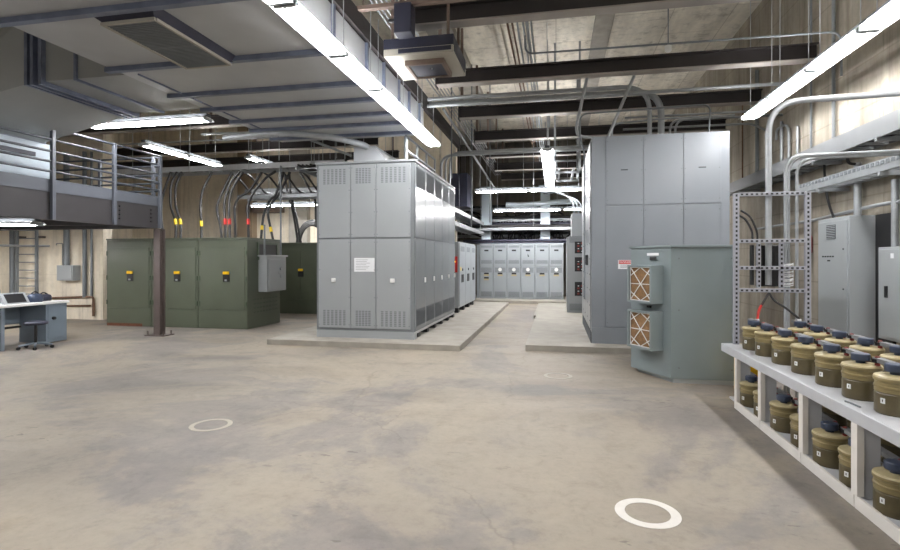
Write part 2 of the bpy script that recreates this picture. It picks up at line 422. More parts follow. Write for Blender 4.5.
strip_light((.25, 19.0, 3.38), 'x', 2.44, 'lower fluorescent strip over the far cabinet row, right one', G4, ZC)
G5 = 'lamps in the left bay'
strip_light((-8.3, 7.95, 4.0), 'x', 2.44, 'fluorescent strip over the mezzanine railing, beside the duct hopper', G5, ZC)
strip_light((-8.3, 9.2, 3.95), 'y', 1.22, 'fluorescent strip pointing away over the corner of the railing, nearest section', G5, ZC, wid=.24)
strip_light((-8.3, 10.44, 3.95), 'y', 1.22, 'added fluorescent strip pointing away beyond the railing corner, middle section', G5, ZC, wid=.24)  # pale raceway built as a lamp, added to brighten the left bay
strip_light((-8.3, 12.9, 4.4), 'y', 1.22, 'added fluorescent strip pointing away beyond the front cable tray, farthest section', G5, ZC, wid=.24)  # extra lamp section added for more light in the left bay
strip_light((-11.05, 7.25, 2.19), 'x', 2.44, 'fluorescent strip below the mezzanine above the desk', G5, 2.6)
strip_light((-14.6, 8.7, 2.19), 'x', 2.44, 'fluorescent strip below the mezzanine, deeper in', G5, 2.6)
strip_light((-9.5, 15.0, 3.3), 'x', 2.44, 'fluorescent strip behind the cable tray, left one', G5, ZC)
strip_light((-7.4, 15.9, 3.0), 'x', 2.44, 'fluorescent strip behind the cable tray, right one', G5, ZC)

# ================================================================ left tall grey cabinets
X0, X1, Y0, Y1, Z0, Z1 = -4.585, -2.615, 9.45, 13.4, .1, 3.5
t = thing('switchgear_cabinet', 'tall pale grey cabinet lineup on the left pad with a white notice on its front', 'electrical cabinet', ((X0+X1)/2, (Y0+Y1)/2, Z0))
box(X0, X1, Y0, Y1, .24, Z1-.04).build('body', 'cab_dimmed', t)
box(X0-.02, X1+.02, Y0-.025, Y1+.02, Z1-.04, Z1).build('top_cap', 'cab', t, .004)
box(X0, X1, Y0-.005, Y0+.2, Z0, .24).build('plinth', 'cab', t)
for k in range(6): box(X0+.05, X1-.01, Y0+.35+k*.7, Y0+.5+k*.7, Z0, .19).build('skid', 'black', t)
box(X0+.05, X1-.0, Y0+.2, Y1, .19, .24).build('base_channel', 'cab', t)
xs = [X0+.04, -3.876, -3.365, X1-.06]
for i in range(3):
    a, b_ = xs[i]+.008, xs[i+1]-.008
    for zz0, zz1, up in ((.29, 2.0, False), (2.03, 3.43, True)):
        sl = MB().cbox(a, b_, Y0-.022, Y0, zz0, zz1).use(1); n = 6 if i != 1 else 5
        c0, c1 = a+.1, b_-.1
        v0, v1 = (.34, .64) if not up else (3.07, 3.37)
        for k in range(n):
            cx = c0+.02+(c1-c0-.04)*k/(n-1)
            for q in range(9):
                zz = v0 + (v1-v0)*q/9
                sl.box(cx-.023, cx+.023, Y0-.0245, Y0-.021, zz, zz+(v1-v0)/9*.62)
        for sx in (a+.02, b_-.02):
            for q in range(4):
                zq = zz0+.06+(zz1-zz0-.12)*q/3
                sl.tube([(sx, Y0-.022, zq), (sx, Y0-.028, zq)], .009, 6)
        d = sl.build('door', ['cab', 'vent'], t)
        if not up and i != 1:
            hx = (a+b_)/2 - .01
            MB().box(hx-.045, hx+.045, Y0-.05, Y0-.022, 1.17, 1.25).build('handle', 'white', d, .012)
ln = MB().box(-3.80, -3.39, Y0-.026, Y0-.022, 1.375, 1.64).use(1)
for k in range(7): ln.box(-3.77, -3.77+.34*random.uniform(.6, 1), Y0-.0268, Y0-.026, 1.6-k*.031, 1.606-k*.031)
sg = ln.build('notice', ['paper', 'tray'], t); sg['label'] = 'white paper notice'
n = 5; w = (Y1-Y0-.05)/n
for k in range(n):
    a = Y0+.03+k*w+.008; b_ = Y0+.03+(k+1)*w-.008
    for zz0, zz1 in ((.27, 2.0), (2.03, 3.43)):
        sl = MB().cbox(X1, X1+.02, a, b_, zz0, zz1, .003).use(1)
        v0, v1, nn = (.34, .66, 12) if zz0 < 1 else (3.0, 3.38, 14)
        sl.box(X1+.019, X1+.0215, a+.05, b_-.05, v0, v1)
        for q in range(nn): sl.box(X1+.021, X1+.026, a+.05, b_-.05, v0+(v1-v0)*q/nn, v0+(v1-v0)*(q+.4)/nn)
        d = sl.build('door', ['cab_dimmed', 'seam'], t)
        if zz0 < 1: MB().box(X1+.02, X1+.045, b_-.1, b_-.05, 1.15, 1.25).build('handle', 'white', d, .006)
# metal boxes and pipe above this lineup
tg = thing('cable_plenum', 'grey sheet metal box standing on the left cabinet lineup under the duct', 'duct box', (-3.55, 10.6, 3.5))
MB().add([(-4.0,9.9,3.5), (-3.25,9.9,3.5), (-3.25,11.5,3.5), (-4.0,11.5,3.5), (-4.0,9.9,3.86), (-3.55,9.9,3.86), (-3.55,11.5,3.86), (-4.0,11.5,3.86)],
         [(0,1,2,3), (4,5,6,7), (0,1,5,4), (1,2,6,5), (2,3,7,6), (3,0,4,7)]).build('box_body', 'duct', tg)
box(-4.02, -3.53, 9.88, 11.52, 3.86, 3.88).build('lid', 'duct', tg)
tg = thing('vent_rack', 'grey open metal frame along the right top edge of the left lineup', 'frame', (-2.75, 10.5, 3.5))
for yy in (9.6, 10.4, 11.2, 12.0): box(-2.84, -2.8, yy, yy+.04, 3.5, 4.0).build('upright', 'galv', tg)
box(-2.84, -2.8, 9.6, 12.05, 3.97, 4.0).build('top_rail', 'galv', tg)
box(-2.84, -2.8, 9.6, 12.05, 3.7, 3.73).build('mid_rail', 'galv', tg)
tag(MB().tube(smooth([(-6.3, 9.0, 3.96), (-5.3, 9.0, 4.0), (-4.6, 9.05, 3.96), (-4.1, 9.3, 3.92), (-3.8, 9.75, 3.9), (-3.72, 9.95, 3.87)]), .06, 12).build('duct_pipe', 'galv'),
    'silver round pipe curving from under the duct to the box on the left lineup', 'pipe')

# ================================================================ right tall cabinets
X0, X1, Y0, Y1, Z0, Z1 = .63, 2.92, 9.7, 12.75, .1, 3.82
t = thing('switchgear_cabinet', 'tall blue-grey cabinet lineup on the right pad behind the filter unit', 'electrical cabinet', ((X0+X1)/2, (Y0+Y1)/2, Z0))
box(X0, X1, Y0, Y1, .1, Z1).build('body', 'cabr', t, .004)
xs = [.87, 1.515, 2.175, 2.785]
for i in range(3):
    for zz0, zz1 in ((.4, 2.56), (2.585, 3.8)):
        bt = MB().cbox(xs[i]+.006, xs[i+1]-.006, Y0-.014, Y0, zz0, zz1, .003).use(1)
        for sx in (xs[i]+.03, xs[i+1]-.03):
            for q in range(3):
                zq = zz0+.08+(zz1-zz0-.16)*q/2; bt.tube([(sx, Y0-.014, zq), (sx, Y0-.02, zq)], .01, 6)
        d = bt.build('door', ['cabr', 'vent'], t)
        if zz0 > 2 and i != 1: box((xs[i]+xs[i+1])/2-.06, (xs[i]+xs[i+1])/2+.06, Y0-.02, Y0-.014, 3.195, 3.215).build('nameplate', 'seam', d)
box(X0, X1, Y0-.02, Y0, .1, .385).build('plinth', 'cabr', t, .004)
for k in range(4):
    a = Y0+.06+k*.74; hb = MB().cbox(X0-.025, X0, a, a+.72, .35, 3.75).use(1)
    for q in range(12): hb.tube([(X0-.025, a+.03, .5+q*.28), (X0-.033, a+.03, .5+q*.28)], .012, 6)
    d = hb.build('side_door', ['cab', 'vent'], t)
    if k < 2: box(X0-.06, X0-.025, a+.62, a+.66, 1.5, 1.7).build('handle', 'black', d)
box(X0-.012, X0, Y0+.02, Y1, .1, .3).build('base_channel', 'seam', t)
ln = MB().box(1.085, 1.31, Y0-.02, Y0-.0145, 1.44, 1.60).use(1)
for k in range(3): ln.box(1.12, 1.275-.02*k, Y0-.021, Y0-.02, 1.508-k*.022, 1.514-k*.022)
sg = ln.build('danger_sign', ['paper', 'seam'], t); sg['label'] = 'small white and red danger sign'
box(1.095, 1.30, Y0-.0215, Y0-.02, 1.53, 1.592).build('sign_header', 'red', sg)
text_mesh('DANGER', .05, 'sign_word', 'paper', sg, (1.197, Y0-.0225, 1.561), FACE_Y)

# ================================================================ grey-green filter unit
A = (1.06, 7.87); e = (.518, -.855); nrm = (-.855, -.518)
t = thing('cooling_unit', 'grey-green cabinet with chamfered corner and two tan filter boxes', 'cooling unit', (1.75, 7.9, 0))
poly = [(1.06, 7.87), (1.466, 7.2), (2.25, 7.2), (2.25, 8.75), (1.38, 8.75)]
bt = MB().prism(poly, .06, 1.765).use(1)
MB().prism([(1.16, 7.9), (1.5, 7.215), (2.24, 7.215), (2.24, 8.7), (1.45, 8.7)], 0, .06).build('base', 'pnl', t)
MB().prism([(1.03, 7.86), (1.455, 7.165), (2.27, 7.165), (2.27, 8.78), (1.35, 8.78)], 1.765, 1.795).build('lid', 'acg', t, .004)
for xx in (1.56, 2.19):
    for zz in (.2, .95, 1.62): bt.tube([(xx, 7.2, zz), (xx, 7.19, zz)], .012, 6)
bt.build('body', ['acg', 'vent'], t)
pl = MB().fbox(A, e, nrm, .34, .56, 0, .006, 1.66, 1.695).build('nameplate', 'paper', t)
MB().fbox(A, e, nrm, .41, .52, 0, .02, 1.6, 1.645).build('latch', 'black', t)
MB().fbox(A, e, nrm, .36, .42, 0, .03, .945, .975).build('latch', 'black', t)
for zz0, zz1 in ((1.02, 1.53), (.40, .915)):
    s0, s1, dd = .17, .64, .2
    fb = MB(); th = .028
    fb.fbox(A, e, nrm, s0, s0+th, 0, dd, zz0, zz1); fb.fbox(A, e, nrm, s1-th, s1, 0, dd, zz0, zz1)
    fb.fbox(A, e, nrm, s0+th, s1-th, 0, dd, zz0, zz0+th); fb.fbox(A, e, nrm, s0+th, s1-th, 0, dd, zz1-th, zz1)
    fb = fb.build('filter_box', 'acg', t)
    MB().fbox(A, e, nrm, s0+th, s1-th, .02, dd-.04, zz0+th, zz1-th).build('filter_media', 'media', fb)
    g = MB()
    def fp(s, z): return (A[0]+e[0]*s+nrm[0]*(dd-.03), A[1]+e[1]*s+nrm[1]*(dd-.03), z)
    a0, a1, q0, q1 = s0+th, s1-th, zz0+th, zz1-th; am, qm = (a0+a1)/2, (q0+q1)/2
    for p, q in (((a0, q0), (a1, q1)), ((a0, q1), (a1, q0)), ((a0, qm), (a1, qm)), ((am, q0), (a0, q0+.12)), ((am, q0), (a1, q0+.12)),
                 ((am, q1), (a0, q1-.12)), ((am, q1), (a1, q1-.12))): g.bar(fp(*p), fp(*q), .008, .010)
    for p, q in (((a0, q0), (a1, q0)), ((a0, q1), (a1, q1)), ((a0, q0), (a0, q1)), ((a1, q0), (a1, q1))): g.bar(fp(*p), fp(*q), .01, .016)
    g.build('filter_frame', 'white', fb)

# ================================================================ far row of six cabinets
xw = [(-2.93 + .535*k) for k in range(7)]
desc = ['with two stacked dark nameplates, leftmost of the row', 'second from the left, with a round white meter',
        'third from the left, with a round white meter', 'with small black mark on its upper door',
        'without a round meter, fifth from the left', 'rightmost of the row, partly behind the breaker cabinet']
for k in range(6):
    a, b_ = xw[k], xw[k+1]; YB = 20.2
    t = thing('switchgear_unit', 'pale cabinet in the far row ' + desc[k], 'electrical cabinet', ((a+b_)/2, 20.7, .1), 'cabinets of the far row')
    box(a+.004, b_-.004, YB, YB+1.2, .1, 2.24).build('body', 'far', t)
    u_ = MB().cbox(a+.02, b_-.02, YB-.02, YB, 1.36, 2.2).use(1)
    l_ = MB().cbox(a+.02, b_-.02, YB-.02, YB, .16, 1.33).use(1)
    def vents(z0, z1, v):
        for q in range(8): v.box(a+.06, b_-.06, YB-.024, YB-.019, z0+(z1-z0)*q/8, z0+(z1-z0)*(q+.62)/8)
    vents(1.46, 1.6, u_); vents(.18, .38, l_); vents(1.12, 1.31, l_); vents(2.08, 2.16, u_)
    u = u_.build('door', ['far', 'vent'], t); l = l_.build('door', ['far', 'vent'], t)
    m_ = (a+b_)/2
    box(m_-.08, m_+.08, YB-.03, YB-.02, 1.94, 2.0).build('nameplate', 'black', u)
    if k == 3: MB().add([(m_-.01, YB-.025, 1.85), (m_-.01, YB-.025, 1.73), (m_+.05, YB-.025, 1.72)], [(0, 1, 2)]).build('mark', 'black', u)
    if k in (1, 2, 3, 5):
        MB().tube([(m_, YB-.02, 1.23), (m_, YB-.06, 1.23)], .07, 16).build('meter', 'white', l)
    for q, zz in enumerate((1.05,) if k else (1.05, .88)):
        box(m_-.09, m_+.09, YB-.03, YB-.02, zz-.005, zz+.055).build('nameplate', 'black', l)
        box(m_-.1, m_+.1, YB-.03, YB-.02, zz-.07, zz-.012).build('card', 'cream', l)
    MB().box(a+.05, a+.08, YB-.05, YB-.02, .9, 1.0).build('handle', 'galv', l)
box(-3.05, -2.94, 20.25, 21.3, .1, 2.2).build('end_panel', 'far', None)
tag(bpy.data.objects['end_panel'], 'narrow grey filler panel at the left end of the far cabinet row', 'panel')
for x0, x1, lab in ((-2.93, -2.5, 'pale vertical busway riser with red foot, left one above the far row'), (-.62, -.2, 'pale vertical busway riser with red foot, right one above the far row')):
    t = thing('busway_riser', lab, 'duct', ((x0+x1)/2, 20.7, 2.24), 'busway risers above the far row')
    box(x0-.02, x1+.02, 20.45, 20.95, 2.24, 2.34).build('foot_flange', 'orange', t)
    box(x0+.03, x1-.03, 20.5, 20.9, 2.34, 4.3).build('duct_body', 'pale', t)
    box(x0-.04, x1+.04, 20.45, 20.95, 4.3, 4.5).build('elbow', 'pale', t)
    MB().tube([((x0+x1)/2, 20.7, 4.5), ((x0+x1)/2, 20.7, ZC)], .02, 6).build('hanger', 'galv', t)
# trays above the far row
for y, z, x0, x1, lab in ((20.4, 2.75, -3.6, 1.9, 'lowest cable ladder above the far cabinet row'), (21.3, 3.15, -4.2, 3.5, 'middle cable ladder above the far cabinet row'),
                          (21.9, 2.55, -4.2, 3.5, 'rear low cable ladder behind the far cabinet row'), (22.2, 3.7, -4.2, 3.5, 'highest rear cable ladder behind the far cabinet row')):
    t = thing('cable_ladder', lab, 'cable tray', ((x0+x1)/2, y, z), 'cable ladders over the far row')
    for s in (-.3, .3): MB().box(x0, x1, y+s-.02, y+s+.02, z, z+.1).build('side_rail', 'galv', t)
    k = x0+.1
    while k < x1: box(k, k+.03, y-.28, y+.28, z, z+.03).build('rung', 'galv', t); k += .5
    cb = MB()
    for k in range(16):
        yy = y-.26+(k % 8)*.075
        cb.tube([(x0+(x1-x0)*q/14, yy+random.uniform(-.03, .03), z+.07+(k//8)*.09+random.uniform(-.02, .05)) for q in range(15)], .042, 6)
    o = cb.build('cables', 'rubber', t); o['kind'] = 'stuff'
    for hx in (x0+.3, (x0+x1)/2, x1-.3):
        for s in (-.3, .3): MB().tube([(hx, y+s, z+.1), (hx, y+s, ZC)], .008, 5).build('hanger', 'galv', t)
for k in range(24):
    x = -2.85+k*.135+random.uniform(-.05, .05)
    if -.72 < x < -.1 or x < -2.4: x += .05
    y = 21.05+random.uniform(-.1, .1)
    tag(MB().tube(smooth([(x, y-.3, 2.24), (x+.02, y-.28, 2.45), (x+random.uniform(-.15, .15), y, 2.8), (x+random.uniform(-.3, .3), y+.2, 3.2)]), .03, 6).build('power_cable', 'rubber'),
        'black cable looping up from the top of the far cabinet row', 'cable', 'black cables on top of the far row')

tb = MB()
for k in range(46):
    x = random.uniform(-3.4, 1.0); y = random.uniform(21.0, 22.6); z = random.uniform(2.5, 3.4); d = random.choice((-1, 1))
    tb.tube(smooth([(x, y, z-.15), (x+.1*d, y, z+random.uniform(-.1, .2)), (x+.45*d, y+.05, z+random.uniform(-.15, .3)), (x+.9*d, y+.1, z+random.uniform(-.1, .3)), (x+1.1*d, y+.1, z+.2)], 4), random.uniform(.025, .05), 6)
tb = tag(tb.build('cable_tangle', 'rubber'), 'dense tangle of black cables above and behind the far cabinet row', 'cables'); tb['kind'] = 'stuff'
for k, (y, z, r_) in enumerate(((20.32, 2.36, .05), (20.35, 2.275, .035), (21.0, 3.05, .06))):
    tag(MB().tube([(-3.6, y, z), (2.2, y, z)], r_, 10).build('overhead_pipe', 'hdark'), 'dark horizontal pipe just above the far cabinet row, ' + ['upper front one', 'lower front one', 'thickest, farther back'][k], 'pipe', 'dark pipes above the far row')

# ================================================================ white-fronted cabinet at left of the aisle
t = thing('inverter_cabinet', 'pale grey cabinet with red panel, left of the aisle before the far row', 'electrical cabinet', (-3.1, 16, .1))
box(-3.5, -2.7, 14.45, 17.5, .24, 2.12).build('body', 'cab', t, .005)
for yy in (14.5, 15.4, 16.3, 17.2): box(-3.45, -2.72, yy, yy+.2, .1, .24).build('foot', 'black', t)
rp = box(-3.0, -2.73, 14.43, 14.45, 1.25, 1.7).build('red_panel', 'red', t)
MB().tube([(-2.93, 14.43, 1.55), (-2.93, 14.41, 1.55)], .035, 10).build('lamp', 'amber', rp)
MB().tube([(-2.8, 14.43, 1.55), (-2.8, 14.41, 1.55)], .02, 10).build('lamp', 'amber', rp)
for k in range(3):
    a = 14.48+k*1.0
    v = MB().cbox(-2.7, -2.675, a, a+.97, .28, 2.08).use(1)
    for q in range(6): v.box(-2.676, -2.672, a+.2, a+.8, 1.85+q*.025, 1.865+q*.025)
    d = v.build('door', ['far', 'vent'], t)
    box(-2.675, -2.665, a+.3, a+.65, .95, 1.18).build('breaker_window', 'black', d)
    MB().tube([(-2.675, a+.48, 1.32), (-2.66, a+.48, 1.32)], .04, 8).build('knob', 'black', d)
box(-2.675, -2.671, 14.6, 14.75, 1.3, 1.4).build('warning_label', 'tape', t)

# ================================================================ breaker cabinet at right of the aisle
t = thing('breaker_cabinet', 'grey cabinet with three open breaker bays at right of the aisle', 'electrical cabinet', (.9, 15.6, .085))
v = MB().cbox(.31, 1.6, 15.4, 16.8, .085, 2.27, .005).use(1)
for z0_ in (2.2, .25):
    for q in range(9): v.box(.38, .95, 15.394, 15.4, z0_-.1+q*.022, z0_-.087+q*.022)
v.build('body', ['cab', 'vent'], t)
box(.45, 1.6, 15.5, 16.7, 2.27, 2.95).build('top_box', 'cab', t, .005)
for zz0, zz1 in ((1.79, 2.13), (1.27, 1.68), (.57, .97)):
    w_ = box(.53, .95, 15.385, 15.4, zz0, zz1).build('breaker_bay', 'black', t)
    for q in range(4): box(.6+(q % 2)*.1, .66+(q % 2)*.1, 15.36, 15.385, zz0+.04+q*.075, zz0+.09+q*.075).build('breaker', 'termr', w_)
    for q in range(4): box(.71-(q % 2)*.1, .75-(q % 2)*.1, 15.36, 15.385, zz0+.05+q*.075, zz0+.07+q*.075).build('terminal', 'paper', w_)

# ================================================================ green enclosures
gd = ['left unit of the front green enclosures, with a rusty bottom edge', 'middle unit of the front green enclosures, behind the brown post', 'right unit of the front green enclosures, beside the small grey box']
YG, ZG = 10.8, 2.12
for k in range(3):
    a = -10.78 + k*1.275; b_ = a+1.265
    t = thing('transformer_enclosure', 'dark green steel ' + gd[k], 'transformer', ((a+b_)/2, 11.5, 0), 'front green enclosures')
    box(a, b_, YG, 12.25, 0, ZG-.04).build('body', 'green', t, .006)
    box(a-.004 if k == 0 else a, b_+(.02 if k == 2 else 0), YG-.02, 12.27, ZG-.04, ZG).build('roof', 'green', t, .006)
    d = box(a+.05, b_-.06, YG-.018, YG, .44, 1.9).build('door', 'green', t, .005)
    box(a+.02, b_-.02, YG-.01, YG, .03, .425).build('lower_panel', 'green', t, .004)
    for sx in (a+.03, b_-.03):
        for zz in (.58, 1.17, 1.76): box(sx-.016, sx+.016, YG-.03, YG, zz-.055, zz+.055).build('hinge', 'green_d', d)
    m_ = [-10.09, -8.79, -7.49][k]
    pk = box(m_-.085, m_+.085, YG-.04, YG-.018, 1.09, 1.27).build('lock_plate', 'black', d, .01)
    box(m_-.075, m_+.075, YG-.06, YG-.018, 1.265, 1.335).build('lock_hood', 'yellow', pk, .012)
    MB().box(m_-.025, m_+.025, YG-.055, YG-.04, 1.11, 1.15).build('padlock', 'galv', pk)
    if k == 0: box(a+.02, b_-.25, YG-.013, YG-.008, 0, .07).build('rust_strip', 'rust', t)
    if k == 2:
        s = b_
        wf = MB(); wf.box(s, s+.03, 11.2, 12.1, 1.98, 2.02); wf.box(s, s+.03, 11.2, 12.1, 1.6, 1.64); wf.box(s, s+.03, 11.2, 11.25, 1.64, 1.98); wf.box(s, s+.03, 12.05, 12.1, 1.64, 1.98)
        w_ = wf.build('side_window_frame', 'green_d', t); box(s, s+.012, 11.25, 12.05, 1.64, 1.98).build('side_window', 'black', w_)
        v = MB().box(s-.001, s+.002, 10.98, 12.2, .3, .8).use(1)
        for r_ in range(4):
            for q in range(8): v.box(s-.001, s+.008, 11.05+q*.14, 11.13+q*.14, .35+r_*.1, .39+r_*.1)
        v.build('vent_panel', ['green', 'green_d'], t)
t = thing('junction_box', 'small pale grey box hung on the side of the right green enclosure', 'electrical box', (-6.83, 11.7, .84))
XS = -10.78+2*1.275+1.265
box(XS+.002, -6.74, 11.25, 12.15, .84, 1.68).build('body', 'cab', t, .006)
box(XS+.002, -6.71, 11.2, 12.2, 1.68, 1.72).build('rain_hood', 'cab', t, .006)
d = box(-6.74, -6.725, 11.32, 12.08, .9, 1.62).build('door', 'cab', t, .006)
for zz in (1.2, 1.38): MB().tube([(-6.725, 11.85, zz), (-6.69, 11.85, zz)], .045, 10).build('knob', 'galv', d)
box(-6.725, -6.715, 11.75, 11.95, 1.26, 1.31).build('latch', 'galv', d)
for yy, zz, lb_ in ((11.35, 2.45, 'short grey conduit rising from the near end of the small grey box'), (12.1, 4.0, 'tall grey conduit rising from the far end of the small grey box to the tray')):
    tag(MB().tube([(-6.86, yy, 1.72), (-6.86, yy, zz)], .022, 8).build('conduit', 'vent'), lb_, 'conduit')
t = thing('transformer_enclosure', 'dark green enclosure at the back, between the front green ones and the grey cabinets', 'transformer', (-7.3, 15, 0))
box(-8.6, -6.25, 14.3, 15.8, 0, 2.08).build('body', 'green', t, .006)
box(-8.62, -6.23, 14.28, 15.82, 2.08, 2.12).build('roof', 'green', t, .006)
for a, b_ in ((-8.5, -7.46), (-7.44, -6.35)):
    d = box(a, b_, 14.285, 14.3, .44, 1.88).build('door', 'green', t, .004)
box(-8.55, -6.3, 14.29, 14.3, .03, .42).build('lower_panel', 'green', t, .004)
pk = box(-7.53, -7.36, 14.26, 14.285, 1.1, 1.28).build('lock_plate', 'black', t, .01)
box(-7.52, -7.37, 14.24, 14.285, 1.27, 1.34).build('lock_hood', 'yellow', pk, .012)

# ================================================================ cables dropping from the tray to the green enclosures
cab = [
 ([(175.6,236),(175.6,222),(171,206),(171,186),(177,172)], 'tape', 11.5), ([(180.5,236),(180.5,222),(176,206),(176,186),(182,172)], 'tape', 11.5),
 ([(164,238),(161,215),(163,195),(171,172)], None, 11.6), ([(201.4,236),(201.4,224),(200.6,206),(203,190),(212,172)], 'tape', 11.6),
 ([(222,236),(220,224),(217,210),(220,198),(232,172)], None, 11.7), ([(225.5,236),(225.2,222),(224.4,204),(230,184),(240,171)], 'red', 11.5),
 ([(230,236),(229.5,222),(229,206),(232,190),(243,172)], 'red', 11.5), ([(235.5,236),(235,222),(235,206),(240,197),(250,190),(262,172)], None, 11.9),
 ([(248.5,236),(248.3,222),(248,206),(254,192),(266,178),(276,171)], 'red', 11.7), ([(261,236),(262,228),(264,214),(270,200),(276,194),(284,172)], 'tape', 12.0),
 ([(273,236),(271,230),(268,212),(274,200),(279,194),(290,172)], 'tape', 12.0)]
lb = ['leftmost', 'second from the left', 'behind the railing corner', 'alone beside the brown post, on its right', 'left of the red-taped pair', 'left one of the red-taped pair', 'right one of the red-taped pair',
      'bending right of the red-taped pair', 'single with red tape over the right enclosure', 'left yellow-taped one above the small grey box', 'right yellow-taped one above the small grey box']
for k, (pts, tp, y) in enumerate(cab):
    P = [Vector(aty(px, py, y + .5*q/(len(pts)-1))) for q, (px, py) in enumerate(pts)]
    P[0].z = ZG
    t = thing('power_cable', 'black cable dropping to the green enclosures, ' + lb[k], 'cable', P[0], 'cables above the green enclosures')
    sp = smooth(P, 6)
    MB().tube(sp, .032, 8).build('cable', 'rubber', t)
    if tp:
        i = 6; MB().tube([sp[i-1], sp[i], sp[i+1]], .042, 8).build('tape_band', tp, t)
for k, pts in enumerate(([(298, 238), (293, 212), (288, 194), (284, 172)], [(301, 238), (296, 216), (291, 194), (289, 172)], [(316, 224), (315, 200), (310, 190), (300, 172)])):
    P = [Vector(aty(px, py, 14.6)) for px, py in pts]
    if k < 2: P[0].z = 2.12
    tag(MB().tube(smooth(P), .035, 8).build('power_cable', 'rubber'), 'black cable over the rear green enclosure, ' + ['left one', 'middle one', 'nearest the grey cabinets'][k], 'cable', 'cables above the rear green enclosure')
for k in range(4):
    c = Vector(aty(312, 226, 14.6+.25*k)); r = .38+.05*k
    tag(MB().tube([(c.x+r*math.cos(q*PI/14), c.y, 2.12+r*math.sin(q*PI/14)*1.4) for q in range(15)], .03, 8).build('cable_loop', 'rubber'),
        'arched black cable loop on the rear green enclosure, ' + ['innermost', 'second', 'third', 'outermost'][k], 'cable', 'arched cable loops')
def ladder_tray(name, p0, p1, wdt, label, mm='tray', hang=True, h=.12, ncab=5):
    p0, p1 = Vector(p0), Vector(p1); t = thing(name, label, 'cable tray', (p0+p1)/2)
    d = (p1-p0).normalized(); sd = Vector((-d.y, d.x, 0)); L = (p1-p0).length
    for s in (-wdt/2, wdt/2): MB().bar(p0+sd*s, p1+sd*s, .03, h).build('side_rail', mm, t)
    k = .15
    while k < L: MB().bar(p0+d*k-sd*wdt/2, p0+d*k+sd*wdt/2, .04, .025).build('rung', 'galv', t); k += .4
    cb = MB()
    for k in range(ncab):
        o = sd*(wdt*(-.4+.8*k/max(1, ncab-1))) + Vector((0, 0, .04))
        cb.tube([p0+d*(L*q/12)+o+Vector((0, 0, random.uniform(0, .025)))+sd*random.uniform(-.015, .015) for q in range(13)], .026, 6)
    if ncab:
        o = cb.build('cables', 'rubber', t); o['kind'] = 'stuff'
    if hang:
        n = max(2, int(L/1.6))
        for k in range(n):
            for s in (-wdt/2-.03, wdt/2+.03):
                q = p0+d*(L*(k+.5)/n)+sd*s; MB().tube([q-Vector((0,0,.08)), (q.x, q.y, ZC)], .008, 5).build('hanger_rod', 'galv', t)
    return t
ladder_tray('cable_tray', (-14.0, 12.55, 4.02), (-5.2, 12.55, 4.05), .6, 'pale cable tray hung above the front green enclosures', 'rackp', h=.14)
ladder_tray('cable_tray', (-9.5, 14.9, 3.75), (-4.8, 14.9, 3.75), .6, 'second cable tray hung above the rear green enclosure', h=.1)
ladder_tray('cable_tray', (-5.6, 11.0, 3.72), (-5.6, 16.8, 3.72), .5, 'cable tray running away beside the left lineup', 'galv', h=.1)
tag(MB().box(-11.0, -9.6, 16.9, 17.2, 3.3, 3.6).build('timber_beam', 'hang'), 'brown beam fixed to the back wall beyond the green enclosures', 'beam')

ladder_tray('cable_tray', (-9.0, 13.7, 3.4), (-4.9, 13.7, 3.42), .5, 'lower cable tray between the front and rear green enclosures', 'galv', h=.1, ncab=7)
for k in range(9):
    x = -9.4+k*.5+random.uniform(-.1, .1)
    tag(MB().tube(smooth([(x, 12.4, 4.1), (x+.25, 12.6, 4.2), (x+.6, 13.1, 3.95), (x+.8, 13.6, 3.52), (x+1.2, 13.7, 3.5)]), .028, 6).build('power_cable', 'rubber'),
        'black cable looping between the front cable tray and the lower tray behind it', 'cable', 'cables looping between the two trays in the left bay')
struct('trim_3', box(-11.3, -10.7, 16.9, 17.2, 0, ZC), 'hangp', 'brown pilaster on the wall beyond the green enclosures')
struct('trim_4', box(-9.3, -8.6, 16.95, 17.2, 0, ZC), 'pad', 'pale pilaster on the wall beyond the green enclosures')
t = thing('notice_board', 'grey board on the back wall behind the cable loops', 'board', (-6.9, 17.1, 2.3))
box(-7.4, -6.2, 17.15, 17.2, 2.4, 3.4).build('panel', 'desk', t); box(-7.44, -6.16, 17.13, 17.15, 3.36, 3.44).build('top_edge', 'galv', t)

# ================================================================ mezzanine, railing and post
t = thing('mezzanine', 'grey steel mezzanine platform at the upper left', 'platform', (-12, 5.8, 2.27))
XM, YM0, YM1 = -8.25, 1.5, 9.6
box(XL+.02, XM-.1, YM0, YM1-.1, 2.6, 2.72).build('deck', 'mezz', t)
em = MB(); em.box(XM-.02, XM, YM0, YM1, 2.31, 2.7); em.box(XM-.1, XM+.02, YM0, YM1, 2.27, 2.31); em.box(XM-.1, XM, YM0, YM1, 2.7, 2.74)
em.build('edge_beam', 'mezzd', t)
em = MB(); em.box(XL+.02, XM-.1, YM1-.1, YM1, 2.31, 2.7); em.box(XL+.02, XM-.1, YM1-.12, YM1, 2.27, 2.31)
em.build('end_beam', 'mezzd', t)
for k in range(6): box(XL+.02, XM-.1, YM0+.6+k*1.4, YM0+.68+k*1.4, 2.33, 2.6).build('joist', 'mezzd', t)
box(XM, XM+.012, YM0, YM1, 2.735, 2.945).build('toe_plate', 'mezz', t)
box(XL+.02, XM, YM1, YM1+.012, 2.735, 2.945).build('toe_plate', 'mezz', t)
for y in (9.35, 8.55):
    for q in range(4): MB().tube([(XM, y, 2.4+.08*q), (XM+.02, y, 2.4+.08*q)], .018, 6).build('bolt', 'black', t)
